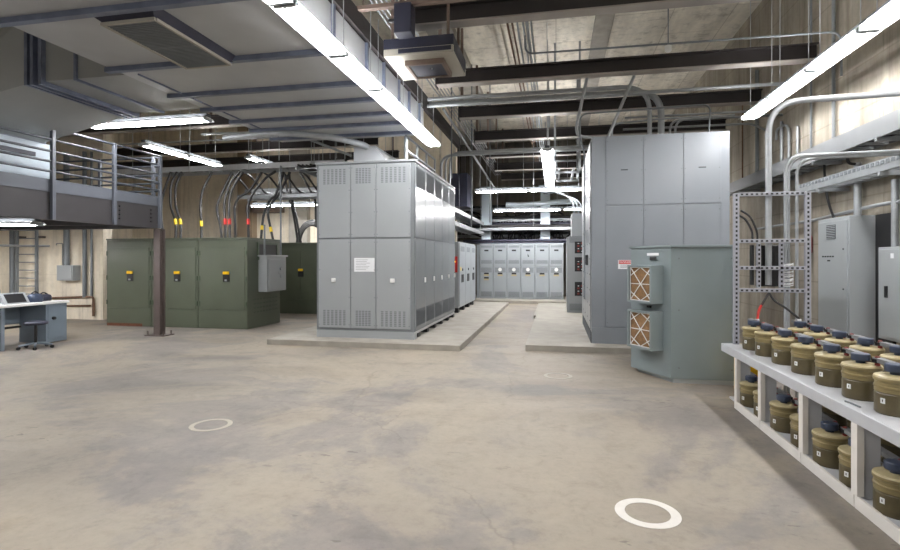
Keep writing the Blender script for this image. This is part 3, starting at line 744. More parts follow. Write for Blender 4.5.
def railing(name, label, posts, a, b, horiz):
    t = thing(name, label, 'railing', a)
    for p in posts: box(p[0]-.03, p[0]+.03, p[1]-.03, p[1]+.03, p[2], 3.81).build('post', 'mezz', t, .004)
    for z in (3.79, 3.6, 3.405, 3.235, 3.07): MB().tube([(a[0], a[1], z), (b[0], b[1], z)], .021, 8).build('rail', 'railp', t)
railing('guardrail', 'grey pipe guardrail along the long edge of the mezzanine', [(XM+.045, y, 2.27) for y in (3.5, 4.72, 5.94, 7.16, 8.39, 9.55)], (XM+.045, 2, 2.3), (XM+.045, 9.55, 2.3), 0)
railing('guardrail', 'grey pipe guardrail across the far end of the mezzanine', [(x, YM1+.045, 2.75) for x in (-8.45, -9.8, -11.3, -12.8)], (-14.5, YM1+.045, 2.75), (-8.3, YM1+.045, 2.75), 1)
t = thing('support_post', 'brown steel post under the corner of the mezzanine before the green enclosures', 'post', (-8.26, 9.6, 0))
box(-8.26-.075, -8.26+.075, 9.66, 9.68, .02, 2.26).build('flange', 'post', t)
box(-8.26-.075, -8.26+.075, 9.52, 9.54, .02, 2.26).build('flange', 'post', t)
box(-8.27, -8.25, 9.54, 9.66, .02, 2.26).build('web', 'post', t)
box(-8.5, -8.02, 9.45, 9.75, 0, .02).build('base_plate', 'post', t)
for x in (-8.45, -8.07):
    for y in (9.49, 9.71): MB().tube([(x, y, .02), (x, y, .1)], .014, 6).build('anchor_bolt', 'post', t)
# air handler on the mezzanine and its hopper
t = thing('air_handler', 'pale blue air handling box standing on the mezzanine behind the railing', 'air handler', (-10, 6.6, 2.72))
box(-11.6, -8.62, 5.2, 7.5, 2.78, 3.6).build('casing', 'pale', t, .01)
box(-11.55, -8.66, 5.25, 7.45, 2.72, 2.78).build('base', 'mezzd', t)
box(-8.62, -8.6, 5.5, 7.2, 3.35, 3.42).build('access_rail', 'hdark', t)

# ================================================================ ceiling duct
t = thing('ceiling_duct', 'wide grey sheet metal duct hung over the left half of the hall', 'duct', (-4.2, 6, 4.1))
XD0, XD1, ZD0, ZD1, YD0, YD1 = -5.7, -2.6, 4.1, 4.62, -2.0, 10.1
box(XD0, XD1, YD0, YD1, ZD0, ZD1).build('duct_body', 'duct', t)
for y in (1.6, 3.0, 4.37, 5.75, 6.86, 7.6, 8.37, 9.0, 9.72):
    MB().box(XD0-.04, XD1+.04, y-.04, y+.04, ZD0-.06, ZD0).box(XD1, XD1+.04, y-.025, y+.025, ZD0, ZD1).box(XD0-.04, XD0, y-.025, y+.025, ZD0, ZD1).build('rib', 'rib', t)
box(XD0+.2, XD0+.22, 6.0, 9.6, ZD0-.02, ZD0).build('seam', 'rib', t)
bx = box(-7.0, XD0-.0, 6.0, 7.6, ZD0, 5.0).build('branch', 'duct2', t)
MB().box(-6.5, -6.46, 5.97, 7.63, ZD0-.03, 5.03).build('branch_seam', 'rib', bx)
fl = MB()
for x in (-7.26, -7.16, -7.02):
    fl.box(x-.025, x+.025, 5.93, 7.67, ZD0-.06, ZD0); fl.box(x-.025, x+.025, 5.93, 6.0, ZD0, 5.06); fl.box(x-.025, x+.025, 7.6, 7.67, ZD0, 5.06); fl.box(x-.025, x+.025, 5.93, 7.67, 5.0, 5.06)
fl.box(-7.27, -7.0, 6.0, 7.6, ZD0, 5.0)
fl.build('flange', 'rib', bx)
gs = MB().add([(-4.64, 4.36, ZD0), (-3.84, 4.36, ZD0), (-3.84, 5.82, ZD0), (-4.64, 5.82, ZD0), (-4.50, 4.49, ZD0-.1), (-3.92, 4.49, ZD0-.1), (-3.92, 5.68, ZD0-.1), (-4.50, 5.68, ZD0-.1)],
         [(0,1,2,3), (4,5,6,7), (0,1,5,4), (1,2,6,5), (2,3,7,6), (3,0,4,7)]).use(1)
for k in range(34): gs.box(-4.49, -3.93, 4.5+k*.035, 4.52+k*.035, ZD0-.115, ZD0-.1)
gs.box(-4.49, -3.93, 5.08, 5.11, ZD0-.119, ZD0-.1)
g = gs.build('grille_box', ['hdark', 'vent'], t)
gf = MB()
for q_ in ((-4.53, -3.9, 4.46, 4.49), (-4.53, -3.9, 5.68, 5.71), (-4.53, -4.5, 4.49, 5.68), (-3.92, -3.89, 4.49, 5.68)): gf.box(*q_, ZD0-.12, ZD0-.09)
gf.build('grille_frame', 'hbeige', g)
for y in (3.5, 6.4, 9.3):
    for x in (XD0+.1, XD1-.3): MB().tube([(x, y, ZD1), (x, y, ZC)], .012, 6).build('hanger_rod', 'galv', t)
t = thing('duct_hopper', 'tapering sheet metal hopper joining the duct branch to the air handler', 'duct', (-8.0, 6.7, 3.6))
top = [(-7.29, 5.95, 4.06), (-7.29, 7.65, 4.06), (-7.29, 7.65, 5.03), (-7.29, 5.95, 5.03)]
bot = [(-8.64, 5.6, 3.6), (-8.64, 7.35, 3.6), (-10.0, 7.35, 3.75), (-10.0, 5.6, 3.75)]
MB().add(top+bot, [(0,1,2,3), (7,6,5,4), (0,4,5,1), (1,5,6,2), (2,6,7,3), (3,7,4,0)]).build('hopper_body', 'duct2', t)
MB().box(-10.0, -8.62, 5.55, 7.4, 3.6, 3.66).build('collar', 'rib', t)
box(-8.12, -7.98, 6.02, 6.12, 3.80, 3.84).build('green_tag', 'gmark', t)
tag(box(-2.66, -2.56, -2, 14, 4.66, 4.92).build('steel_girder', 'steel'), 'long dark steel girder lying along the right top edge of the duct', 'beam')

# ================================================================ desk corner
t = thing('workbench', 'blue-grey steel desk with a pale top below the mezzanine', 'desk', (-9.8, 7.9, 0))
box(-10.2, -9.48, 5.6, 8.62, .755, .8).build('desktop', 'dtop', t, .005)
p = box(-10.15, -9.52, 8.17, 8.6, .02, .755).build('pedestal', 'desk', t, .005)
d = box(-9.52, -9.505, 8.2, 8.57, .1, .73).build('door', 'desk', p, .004)
MB().tube([(-9.505, 8.3, .48), (-9.46, 8.3, .48)], .03, 10).build('handle', 'black', d)
box(-10.15, -9.53, 7.36, 7.42, 0, .755).build('leg_panel', 'desk', t, .004)
box(-10.17, -10.13, 7.42, 8.17, .38, .755).build('modesty_panel', 'desk', t)
box(-10.16, -9.6, 5.7, 5.76, 0, .755).build('leg_panel', 'desk', t, .004)
box(-10.15, -10.1, 7.42, 8.17, .3, .34).build('cross_rail', 'black', t)
t = thing('stool', 'low round black stool on castors in front of the desk', 'stool', (-9.2, 7.75, 0))
SX, SY = -9.22, 7.72
MB().lathe((SX, SY, .43), [(.05, 0), (.17, .005), (.185, .02), (.185, .045), (.16, .06), (.0001, .065)], 24).build('seat', 'hdark', t)
MB().tube([(SX, SY, .08), (SX, SY, .43)], .022, 10).build('column', 'black', t)
for k in range(5):
    an = 2*PI*k/5+.5; ex, ey = SX+.25*math.cos(an), SY+.25*math.sin(an)
    l = MB().tube([(SX, SY, .1), (ex, ey, .07)], .018, 8).build('leg', 'desk', t)
    MB().tube([(ex-.015, ey, .028), (ex+.015, ey, .028)], .028, 12).build('castor', 'black', l)
t = thing('tablet_screen', 'small black screen in a pale frame tilted back on the desk', 'screen', (-9.75, 7.7, .8))
v = [Vector(q) for q in ((-9.62, 7.5, .8), (-9.62, 7.95, .8), (-9.75, 7.95, 1.0), (-9.75, 7.5, 1.0))]
o_ = Vector((-.06, 0, -.0)); 
MB().add(v+[(-9.70, 7.5, .8), (-9.70, 7.95, .8), (-9.79, 7.95, .99), (-9.79, 7.5, .99)], [(0,1,2,3), (4,5,6,7), (0,1,5,4), (1,2,6,5), (2,3,7,6), (3,0,4,7)]).build('frame', 'galv', t)
q = [v[0].lerp(v[2], .12), v[1].lerp(v[3], .12), v[2].lerp(v[0], .12), v[3].lerp(v[1], .12)]; nv = Vector((.006, 0, .004))
MB().add([a+nv for a in q]+[a for a in q], [(0,1,2,3), (0,1,5,4), (1,2,6,5), (2,3,7,6), (3,0,4,7)]).build('display', 'black', t)
def bag(x, y, label, m, sx, sy, h):
    t = MB()
    n = 14; vs = []; fs = []; prof = [(.86, 0), (1, .15), (1.0, .55), (.85, .85), (.5, 1.0)]
    for r, z in prof:
        for k in range(n):
            a = 2*PI*k/n; w = 1+.08*math.sin(3*a+z*5)
            vs.append((x+sx*r*w*math.copysign(abs(math.cos(a))**.6, math.cos(a)), y+sy*r*w*math.copysign(abs(math.sin(a))**.6, math.sin(a)), .8+h*z))
    for i in range(len(prof)-1):
        for k in range(n): fs.append((i*n+k, i*n+(k+1) % n, (i+1)*n+(k+1) % n, (i+1)*n+k))
    fs += [tuple(range(n))[::-1], tuple(range(4*n, 5*n))]
    th = thing('tool_bag', label, 'bag', (x, y, .8))
    t.add(vs, fs, True).build('body', m, th)
    MB().tube(smooth([(x, y-sy*.6, .8+h*.95), (x, y, .8+h*1.25), (x, y+sy*.6, .8+h*.95)]), .012, 6).build('handle', 'black', th)
bag(-9.72, 8.12, 'dark blue bag on the desk beside the tilted screen', 'cap', .09, .13, .16)
bag(-9.85, 8.4, 'darker bag at the far end of the desk', 'hdark', .09, .14, .13)
tag(MB().add([(-10.0, 6.0, .8), (-10.0, 7.75, .8), (-10.06, 7.75, 1.06), (-10.06, 6.0, 1.06), (-10.04, 6.0, .8), (-10.04, 7.75, .8), (-10.1, 7.75, 1.06), (-10.1, 6.0, 1.06)],
    [(0,1,2,3), (4,5,6,7), (0,1,5,4), (1,2,6,5), (2,3,7,6), (3,0,4,7)]).build('back_board', 'tray'), 'pale board standing along the back of the desk', 'board')

# ================================================================ bay wall fittings
YW = 11.75
t = thing('wall_ladder', 'dark steel ladder fixed to the beige wall behind the desk', 'ladder', (-14, 11.5, 0))
for x in (-14.37, -13.72): box(x-.03, x+.03, 11.48, 11.54, 0, 3.9).build('side_rail', 'vent', t)
for k in range(17): MB().tube([(-14.37, 11.51, .25+k*.215), (-13.72, 11.51, .25+k*.215)], .015, 6).build('rung', 'vent', t)
for x in (-14.37, -13.72):
    for z in (.6, 2.2): box(x-.02, x+.02, 11.54, YW, z, z+.05).build('bracket', 'post', t)
for x, r_, lab in ((-12.93, .07, 'thick grey conduit on the beige wall, right of the ladder'), (-12.37, .05, 'grey conduit on the beige wall, second right of the ladder'), (-12.17, .03, 'thin conduit on the beige wall, nearest the green enclosures'), (-14.75, .06, 'grey conduit on the beige wall, left of the ladder')):
    z0 = 1.45 if x == -12.93 else .6
    tag(MB().tube([(x, YW-r_-.01, z0), (x, YW-r_-.01, 4.5)], r_, 10).build('conduit', 'vent'), lab, 'conduit')
t = thing('wall_box', 'small grey box on the beige wall left of the green enclosures', 'electrical box', (-12.82, 11.65, 1.05))
box(-13.08, -12.56, 11.52, YW, 1.05, 1.46).build('body', 'cab', t, .008)
box(-13.05, -12.59, 11.505, 11.52, 1.08, 1.43).build('cover', 'cab', t, .004)
tag(MB().tube(bend([(-13.6, 11.7, .56), (-12.1, 11.7, .62), (-12.1, 11.7, .1)], .1), .03, 8).build('wall_pipe', 'brown'), 'rusty pipe low on the beige wall, upper one', 'pipe')
tag(MB().tube([(-13.6, 11.7, .35), (-12.2, 11.7, .38)], .025, 8).build('wall_pipe', 'brown'), 'rusty pipe low on the beige wall, lower one', 'pipe')
tag(MB().tube(bend([(-13.3, 11.71, 2.0), (-13.3, 11.71, 2.05), (-13.1, 11.71, 2.05), (-13.1, 11.71, 1.46)], .03), .012, 6).build('wall_wire', 'vent'), 'bent thin wire between the ladder and the wall box', 'wire')
tag(MB().tube([(-15.9, 11.68, 2.02), (-14.1, 11.42, 1.98), (-13.5, 11.68, 1.98)], .03, 8).build('wall_pipe', 'galv'), 'grey pipe crossing the ladder on the beige wall', 'pipe')

# ================================================================ battery rack
XF, XB, YE, YS, ZS = 1.88, 2.8, 6.55, 2.2, .635
t = thing('battery_rack', 'long pale grey two-tier rack full of olive cells along the right wall', 'rack', (2.35, 4.4, 0))
MB().box(XF+.02, XB-.02, YS, YE, ZS-.02, ZS).cbox(XF, XF+.02, YS, YE, ZS-.085, ZS, .003).box(XB-.02, XB, YS, YE, ZS-.085, ZS).build('shelf', 'rackp', t)
box(XF+.03, XB, YS, YE-.2, .05, .07).build('lower_shelf', 'rackp', t)
for k, (a, b_) in enumerate(((2.3, 3.815), (3.825, 4.565), (4.575, 5.415), (5.425, 6.13))):
    box(XF+.01, XF+.03, a, b_, 0, .083).build('plinth_board', 'rackw', t, .002)
for y in (6.09, 5.42, 4.57, 3.82, 3.07):
    u = MB(); u.box(XF+.01, XF+.05, y-.035, y+.035, .083, ZS-.085)
    u = u.build('upright', 'rackw', t)
    box(XF+.05, XF+.15, y-.02, y+.015, .07, ZS-.02).build('gusset', 'rackp', u)
    box(XB-.05, XB, y-.03, y+.03, 0, ZS-.02).build('back_upright', 'rackp', u)

def cell(x, y, z, label, group):
    t = thing('battery_cell', label, 'battery', (x, y, z), group)
    MB().lathe((x, y, z), [(.108, 0), (.113, .008), (.113, .125), (.110, .132), (.113, .138)], 28).build('case', 'olive', t)
    MB().lathe((x, y, z), [(.113, .138), (.113, .16), (.117, .164), (.117, .174), (.111, .18), (.111, .2), (.118, .206), (.12, .214), (.12, .226)], 28).build('upper_case', 'upcase', t)
    MB().lathe((x, y, z), [(.119, .226), (.114, .236), (.1, .24), (.06, .246)], 28).build('cover', 'cream', t)
    MB().lathe((x-.01, y-.005, z), [(.028, .244), (.028, .262), (.052, .264), (.056, .27), (.056, .306), (.052, .312), (.02, .314)], 20).build('cap', 'cap', t)
    for dx, dy in ((.06, .07), (.06, -.07)):
        po = MB().lathe((x+dx, y+dy, z), [(.016, .24), (.016, .3), (.01, .305)], 10).build('terminal_post', 'termr', t)
        MB().box(x+dx-.024, x+dx+.024, y+dy-.024, y+dy+.024, z+.262, z+.287).build('clamp', 'black', po)
    MB().fbox((x+.06, y+.07), (.03, 1), (1, -.03), .03, .27, -.024, .024, z+.266, z+.296).build('connector_bar', 'lead', t)
    an = math.atan2(-y, -x)-.8; w = .113
    a2 = (x+math.cos(an)*w, y+math.sin(an)*w); e2 = (-math.sin(an), math.cos(an)); n2 = (math.cos(an), math.sin(an))
    lb_ = MB().fbox(a2, e2, n2, -.013, .013, -.002, .003, z+.07, z+.103).build('label', 'paper', t)
    MB().fbox(a2, e2, n2, -.003, .003, .003, .0035, z+.079, z+.095).build('digit', 'black', lb_)
    return t
ups = [6.16, 5.797, 5.378, 4.963, 4.537, 4.149, 3.766]
nm = ['first from the strut frame', 'second from the strut frame', 'third from the strut frame', 'fourth from the strut frame', 'third nearest the viewer', 'second nearest the viewer', 'nearest the viewer, cut by the frame edge']
c0 = None
for y, q in zip(ups, nm):
    lab = 'olive cell, upper shelf front row, ' + q
    if c0 is None: c0 = cell(2.10, y, ZS, lab, 'front row of cells on the upper shelf')
    else: dup(c0, (2.10, y, ZS), lab, 'front row of cells on the upper shelf')
for y, q in zip(ups[:6], nm[:4]+['second nearest the viewer', 'nearest the viewer']):
    dup(c0, (2.55, y, ZS), 'olive cell, upper shelf back row, ' + q, 'back row of cells on the upper shelf')
lw = [(5.99, 'left one in the bay with the yellow crate behind'), (5.6, 'right one in the bay with the yellow crate behind'), (5.195, 'left one in the second bay'), (4.774, 'right one in the second bay, half behind an upright'),
      (4.393, 'left one in the third bay'), (4.016, 'right one in the third bay, half behind an upright'), (3.622, 'at the frame edge in the nearest bay')]
for y, q in lw:
    dup(c0, (2.02, y, .07), 'olive cell on the lower shelf, ' + q, 'cells on the lower shelf')
for k, y in enumerate((5.8, 5.36, 4.95, 4.55, 4.14)):
    dup(c0, (2.52, y, .07), 'olive cell at the back of the lower shelf, ' + ['farthest', 'second farthest', 'middle', 'second nearest', 'nearest'][k], 'back row of cells on the lower shelf')
t = thing('crate', 'yellow plastic crate on the floor just beyond the far end of the battery rack', 'crate', (2.28, 6.86, 0))
x0, x1, y0, y1 = 2.175, 2.45, 6.66, 7.06
MB().box(x0, x1, y0, y1, 0, .02).box(x0, x0+.02, y0, y1, .02, .53).box(x1-.02, x1, y0, y1, .02, .53).box(x0+.02, x1-.02, y0, y0+.02, .02, .53).box(x0+.02, x1-.02, y1-.02, y1, .02, .53).build('tub', 'yellow', t)
box(x0-.012, x1+.012, y0-.012, y1+.012, .53, .56).build('lid', 'yellow', t, .006)
for z_ in (.2, .3, .4, .47): box(x0, x1, y0-.008, y0, z_, z_+.02).build('rib', 'yellow', t)
# strip lying on shelf
tag(MB().tube([(1.925, 4.0, ZS+.006), (1.94, 3.95, ZS+.006), (1.945, 3.86, ZS+.006)], .006, 6).build('cable_tie', 'vent'), 'short grey cable tie lying on the battery shelf edge', 'cable tie')

# perforated strut frame
YP = 6.5
t = thing('strut_rack', 'perforated grey strut frame standing on the far end of the battery rack', 'frame', (2.4, YP, ZS))
xa, xb = aty(736, 260, YP)[0]-.0, aty(807.5, 260, YP)[0]
def strut(x0, x1, z0, z1, name, par, vert):
    sl = MB().cbox(x0, x1, YP-.02, YP+.02, z0, z1, .003).use(1); L = (z1-z0) if vert else (x1-x0); n = int(L/.05)
    for k in range(n):
        c = (k+.5)*L/n
        if vert: sl.box((x0+x1)/2-.01, (x0+x1)/2+.01, YP-.022, YP-.0195, z0+c-.013, z0+c+.013)
        else: sl.box(x0+c-.013, x0+c+.013, YP-.022, YP-.0195, (z0+z1)/2-.01, (z0+z1)/2+.01)
    sl.build(name, ['strut', 'black'], par)
zt = aty(736, 193.5, YP)[2]
strut(xa-.03, xa+.03, ZS, zt, 'upright', t, True); strut(xb-.03, xb+.03, ZS, zt, 'upright', t, True)
for py in (194, 241, 268, 290.5):
    z = aty(770, py, YP)[2]; strut(xa+.031, xb-.031, z-.022, z+.022, 'crossbar', t, False)
for px in (758.5, 781): 
    x = aty(px, 260, YP)[0]; strut(x-.02, x+.02, aty(770, 290, YP)[2]+.023, aty(770, 241, YP)[2]-.023, 'inner_upright', t, True)
xi0, xi1 = aty(758.5, 260, YP+.14)[0], aty(780.5, 260, YP+.14)[0]
z0_, z1_ = aty(770, 287, YP)[2], aty(770, 245, YP)[2]
tb = thing('breaker_box', 'black disconnect box mounted inside the strut frame', 'electrical box', ((xi0+xi1)/2, YP+.19, z0_))
box(xi0, xi1, YP+.145, YP+.24, z0_, z1_).build('body', 'black', tb, .006)
box(xi0+.01, xi1-.01, YP+.14, YP+.145, z0_+.02, z1_-.02).build('cover', 'black', tb)
tag(box(aty(752.5, 260, YP)[0], aty(755, 260, YP)[0], YP+.025, YP+.09, z0_+.02, z1_).build('cable_guard', 'black'), 'narrow black strip beside the disconnect box in the strut frame', 'cable guard')
# coil springy wires at right inside frame
cw = MB()
for k in range(22):
    z = z0_ + .01 + k*.012
    x = aty(790, 260, YP)[0]; cw.tube(smooth([(x-.05, YP+.05, z), (x, YP+.03, z+.02*math.sin(k*1.7)), (x+.06, YP+.06, z+.01)], 3), .004, 4)
o = cw.build('wire_bundle', 'paper'); tag(o, 'bundle of white wires beside the black disconnect box', 'wires'); o['kind'] = 'stuff'
# leads
def lead(p, m, lab, c):
    t = thing('battery_lead', lab, 'cable', p[0])
    sp = smooth(p); MB().tube(sp, .012, 8).build('lead', m, t)
    if c: MB().tube(sp[len(sp)//2:], .014, 8).build('red_sleeve', 'red', t)
    MB().tube([sp[-1], sp[-1]-Vector((0,0,.05))], .02, 8).build('lug', 'paper', t)
pt = aty(769, 293, YP)
lead([pt, aty(764, 301, 6.47), aty(759, 310, 6.44), aty(757.5, 319, 6.42)], 'rubber', 'black lead with red sleeve from the strut frame to the cells', True)
lead([pt, aty(775, 301, 6.47), aty(787, 309, 6.42), aty(799.5, 319, 6.38)], 'rubber', 'black lead swinging right from the strut frame to the cells', False)
for k, dx in enumerate((0, .05)):
    p = [(xa+.04+dx*.6, YP+.06, zt-.24+dx), (xa+.12+dx, YP+.06, zt-.3+dx*.6), (xa+.185+dx, YP+.06, zt-.43), (xa+.195+dx, YP+.06, z1_+.05)]
    tag(MB().tube(smooth(p), .012, 8).build('control_cable', 'rubber'), 'black cable curving into the strut frame, ' + ['outer one', 'inner one'][k], 'cable')

# ================================================================ conduits above the strut frame
Yc = 6.58
def conduit(pts, r, label, bendr=.25, m='galv', nm='conduit', group=None, n=12):
    return tag(MB().tube(bend(pts, bendr, 8), r, n).build(nm, m), label, 'conduit', group)
zb = aty(770, 285, Yc)[2]
xq = aty(768.5, 250, Yc)[0]; zq = aty(860, 97.5, Yc)[2]
conduit([(xq, Yc, zb), (xq, Yc, zq), (WR-.02, Yc, zq+.03)], .034, 'thickest grey conduit rising from the strut frame and bending right', .36)
for k, (px, py) in enumerate(((787.5, 152), (793, 153.5), (804, 155.5))):
    xq = aty(px, 200, Yc)[0]; zq = aty(870, py, Yc+.06*k)[2]
    conduit([(xq, Yc+.06*k+.06, 0), (xq, Yc+.06*k+.06, zq), (WR-.02, Yc+.06*k+.06, zq+.02)], .017, 'thin grey conduit bending right above the strut frame, ' + ['left', 'middle', 'right'][k] + ' of three', .2, group='three thin bent conduits')

# ================================================================ right wall fittings
t = thing('wall_cabinet', 'tall grey cabinet on the right wall behind the battery rack', 'electrical cabinet', (4.0, 8.4, .45))
XP = 3.87
box(XP, WR, 7.93, 8.78, .35, 2.2).build('body', 'pnl', t, .006)
tx = MB().cbox(XP-.015, XP, 7.96, 8.75, .4, 2.15, .005).use(1)
for q in range(5): tx.box(XP-.0165, XP-.015, 8.58-q*.07, 8.63-q*.07, 1.64, 1.66)
tx.box(XP-.0165, XP-.015, 8.4, 8.48, 1.58, 1.6); 
for zz in (.55, 1.2, 1.75): tx.tube([(XP-.015, 8.05, zz), (XP-.022, 8.05, zz)], .012, 6)
d = tx.build('door', ['pnl', 'black'], t)
gs = MB().box(XP-.02, XP-.015, 8.25, 8.5, 1.9, 2.1).use(1)
for q in range(8): gs.box(XP-.024, XP-.02, 8.26, 8.49, 1.91+q*.024, 1.92+q*.024)
gs.build('grille', ['seam', 'pnl'], d)
t = thing('wall_cabinet', 'lower grey wall cabinet with black latch at the right edge of the view', 'electrical cabinet', (4.05, 7.2, .55))
box(3.98, WR, 6.75, 7.5, .62, 1.76).build('body', 'pnl', t, .006)
d = box(3.965, 3.98, 6.78, 7.47, .65, 1.73).build('door', 'pnl', t, .005)
box(3.94, 3.965, 7.28, 7.31, 1.14, 1.28).build('latch', 'black', d)
box(3.96, 3.965, 7.16, 7.22, 1.62, 1.68).build('label', 'paper', d)
tag(box(4.16, WR, 7.54, 7.9, .5, 2.2).build('gap_shade_sheet', 'black'), 'black sheet for the shade between the two grey wall cabinets', 'board')  # thin black sheet standing in for the shaded gap at the wall
tag(MB().lathe((4.14, 9.72, 1.72), [(.05, 0), (.055, .02), (.055, .26), (.03, .31), (.018, .33), (.018, .36)], 16).build('fire_extinguisher', 'dred'), 'small red cylinder on the right wall behind the strut frame', 'extinguisher')
# big wall channel tray
t = thing('wall_tray', 'wide pale cable tray running along the right wall, the upper one', 'cable tray', (3.95, 9.5, 3.1))
box(3.8, 3.83, 4.8, 13.2, 3.08, 3.31).build('side_rail', 'tray', t)
box(4.15, 4.18, 4.8, 13.2, 3.08, 3.2).build('side_rail', 'tray', t)
for k in range(28): box(3.83, 4.15, 4.9+k*.3, 4.95+k*.3, 3.08, 3.11).build('rung', 'galv', t)
cb = MB()
for k in range(6): cb.tube([(3.87+k*.05, 4.85+q*.7, 3.14+random.uniform(0, .05)) for q in range(12)], .022, 6)
o = cb.build('cables', 'rubber', t); o['kind'] = 'stuff'
for y in (5.6, 7.2, 8.8, 10.4, 12): box(3.8, WR, y, y+.04, 3.04, 3.08).build('bracket', 'galv', t)
t = thing('wall_tray', 'narrow perforated cable tray under the wide one on the right wall', 'cable tray', (3.95, 8, 2.7))
sl = MB().box(3.8, 3.815, 5.2, 9.3, 2.66, 2.8).use(1)
for k in range(40): sl.box(3.796, 3.8, 5.25+k*.1, 5.31+k*.1, 2.74, 2.785)
sl.build('side_rail', ['galv', 'vent'], t)
box(4.1, 4.115, 5.2, 9.3, 2.66, 2.8).build('side_rail', 'galv', t)
for k in range(20): box(3.815, 4.1, 5.3+k*.2, 5.33+k*.2, 2.66, 2.68).build('rung', 'galv', t)
for y in (5.6, 7.1, 8.6): box(3.78, WR, y, y+.04, 2.61, 2.66).build('bracket', 'galv', t)
conduit([(4.1, 8.2, 2.2), (4.1, 8.2, 2.95)], .045, 'grey conduit rising from the tall wall cabinet', 0)
for k, y in enumerate((7.42, 7.27)): conduit([(4.12, y, 1.76), (4.12, y, 2.6)], .04 if k == 0 else .03, 'grey conduit rising from the lower wall cabinet, ' + ['left one', 'right one'][k], 0)
conduit([(4.13, 5.5, 2.32), (4.13, 7.9, 2.32), (4.13, 9.6, 2.25), (4.13, 12.0, 2.25)], .024, 'thin horizontal conduit on the right wall below the trays', .2)
tag(MB().tube(smooth([(4.0, 8.9, 3.1), (4.0, 8.86, 2.75), (4.02, 8.8, 2.45), (4.06, 8.72, 2.2)]), .018, 8).build('control_cable', 'rubber'), 'black cable dropping from the trays to the tall wall cabinet', 'cable')
tag(MB().tube(smooth([(3.9, 8.05, 3.1), (3.95, 8.12, 2.95), (4.08, 8.2, 2.93)]), .02, 8).build('control_cable', 'rubber'), 'short black cable between wide tray and cabinet conduit', 'cable')
for px, r_, lab, zt_, m in ((742.5, .016, 'farthest thin pipe on the right wall', 5.2, 'brown'), (757, .035, 'second farthest pipe on the right wall, with couplings', 5.6, 'vent'), (781.5, .03, 'grey channel on the right wall left of the bent conduit', 4.2, 'galv'),
                   (797.5, .02, 'thin grey pipe on the right wall beside the bent conduit', 3.95, 'galv'), (811, .02, 'thin grey pipe on the right wall, second from the viewer', ZC, 'vent'), (833.5, .026, 'dark pipe on the right wall, nearest the viewer', ZC, 'vent')):
    y = atx(px, 150, WR-.05)[1]; z0 = 3.32
    o = tag(MB().tube([(WR-.05, y, z0), (WR-.05, y, zt_)], r_, 8).build('wall_pipe', m), lab, 'pipe', 'upright pipes on the right wall')
y = atx(789, 150, WR-.06)[1]
conduit([(WR-.06, y, 3.32), (WR-.06, y, 4.1), (WR-.06, y+.55, 4.1), (WR-.06, y+.55, 3.9)], .022, 'thin conduit making a hook on the right wall behind the thickest conduit', .3)

# ================================================================ hanging air unit
t = thing('hanging_heater', 'beige ceiling air unit with dark grille hung below the nearest beam', 'air unit', (-1.75, 7.2, 4.3))
hz0, hz1 = 4.36, 4.5
box(-2.3, -1.33, 6.75, 7.7, hz0, hz0+.1).build('casing', 'hbeige', t, .008)
box(-2.3, -1.33, 6.75, 7.7, hz0+.1, hz0+.24).build('upper_casing', 'hdark', t, .006)
box(-2.09, -1.36, 6.738, 6.75, hz0+.03, hz0+.085).build('front_slot', 'hdark', t)
box(-1.33, -1.322, 6.78, 7.6, hz0+.02, hz0+.09).build('side_slot', 'hdark', t)
sk = MB(); 
for a in ((-2.05, -1.5, 6.93, 6.97), (-2.05, -1.5, 7.46, 7.5), (-2.05, -2.01, 6.97, 7.46), (-1.54, -1.5, 6.97, 7.46)): sk.box(*a, hz0-.07, hz0)
sk.build('intake_frame', 'hang', t)
g = box(-2.01, -1.54, 6.97, 7.46, hz0-.05, hz0).build('intake_grille', 'hdark', t)
MB().lathe((-1.72, 7.15, hz0-.062), [(.012, 0), (.012, .012)], 8).build('button', 'white', g)
for x, y in ((-2.2, 6.85), (-1.42, 6.85), (-2.2, 7.6), (-1.42, 7.6)): box(x-.018, x+.018, y-.018, y+.018, hz0+.24, ZC).build('hanger', 'hang', t)
t = thing('motor_box', 'small grey motor box on a bracket beside the hanging air unit', 'motor', (-2.3, 6.75, 4.72))
mx0, mx1 = aty(396, 20, 6.5)[0], aty(413, 20, 6.5)[0]
box(mx0, mx1, 6.4, 6.62, 4.52, 4.9).build('casing', 'hdark', t, .01)
box(-2.6, -1.0, 6.47, 6.55, 4.9, 4.95).build('bracket', 'hang', t)
MB().tube([(mx0-.1, 6.5, 4.72), (mx0, 6.5, 4.72)], .03, 8).build('nozzle', 'black', t)
for x in (-2.5, -1.1): MB().tube([(x, 6.51, 4.95), (x, 6.51, ZC)], .01, 5).build('hanger', 'hang', t)

# ================================================================ overhead pipes
def pipe(pts, r, label, br=.3, m='galv', group=None, nm='overhead_pipe'):
    return tag(MB().tube(bend(pts, br, 8), r, 10).build(nm, m), label, 'pipe', group)
Yq = 10.3
for k, (py, r_, dy) in enumerate(((96.5, .042, 0), (100, .06, .14), (105, .032, -.05))):
    a, b_ = aty(416, py, Yq+dy), aty(640, py-11, Yq+dy)
    if k == 1:
        xe = 1.95; pts = [(-3.1, Yq+dy, 4.80), (xe, Yq+dy, 4.80), (xe, Yq+dy, Z1)]; R = .55
    elif k == 0:
        pts = [(-3.02, Yq+dy, 3.5), (-3.02, Yq+dy, 4.87), (1.72, Yq+dy, 4.87), (1.72, Yq+dy, Z1)]; R = .5
    else:
        pts = [(-3.1, Yq+dy, 4.72), (WR, Yq+dy, 4.74)]; R = .1
    pipe(pts, r_, ['upper crosswise pipe arching down onto the tall right cabinet', 'thick middle crosswise pipe arching down onto the tall right cabinet', 'lower thin crosswise pipe reaching the right wall'][k], R, group='crosswise pipes over the hall')
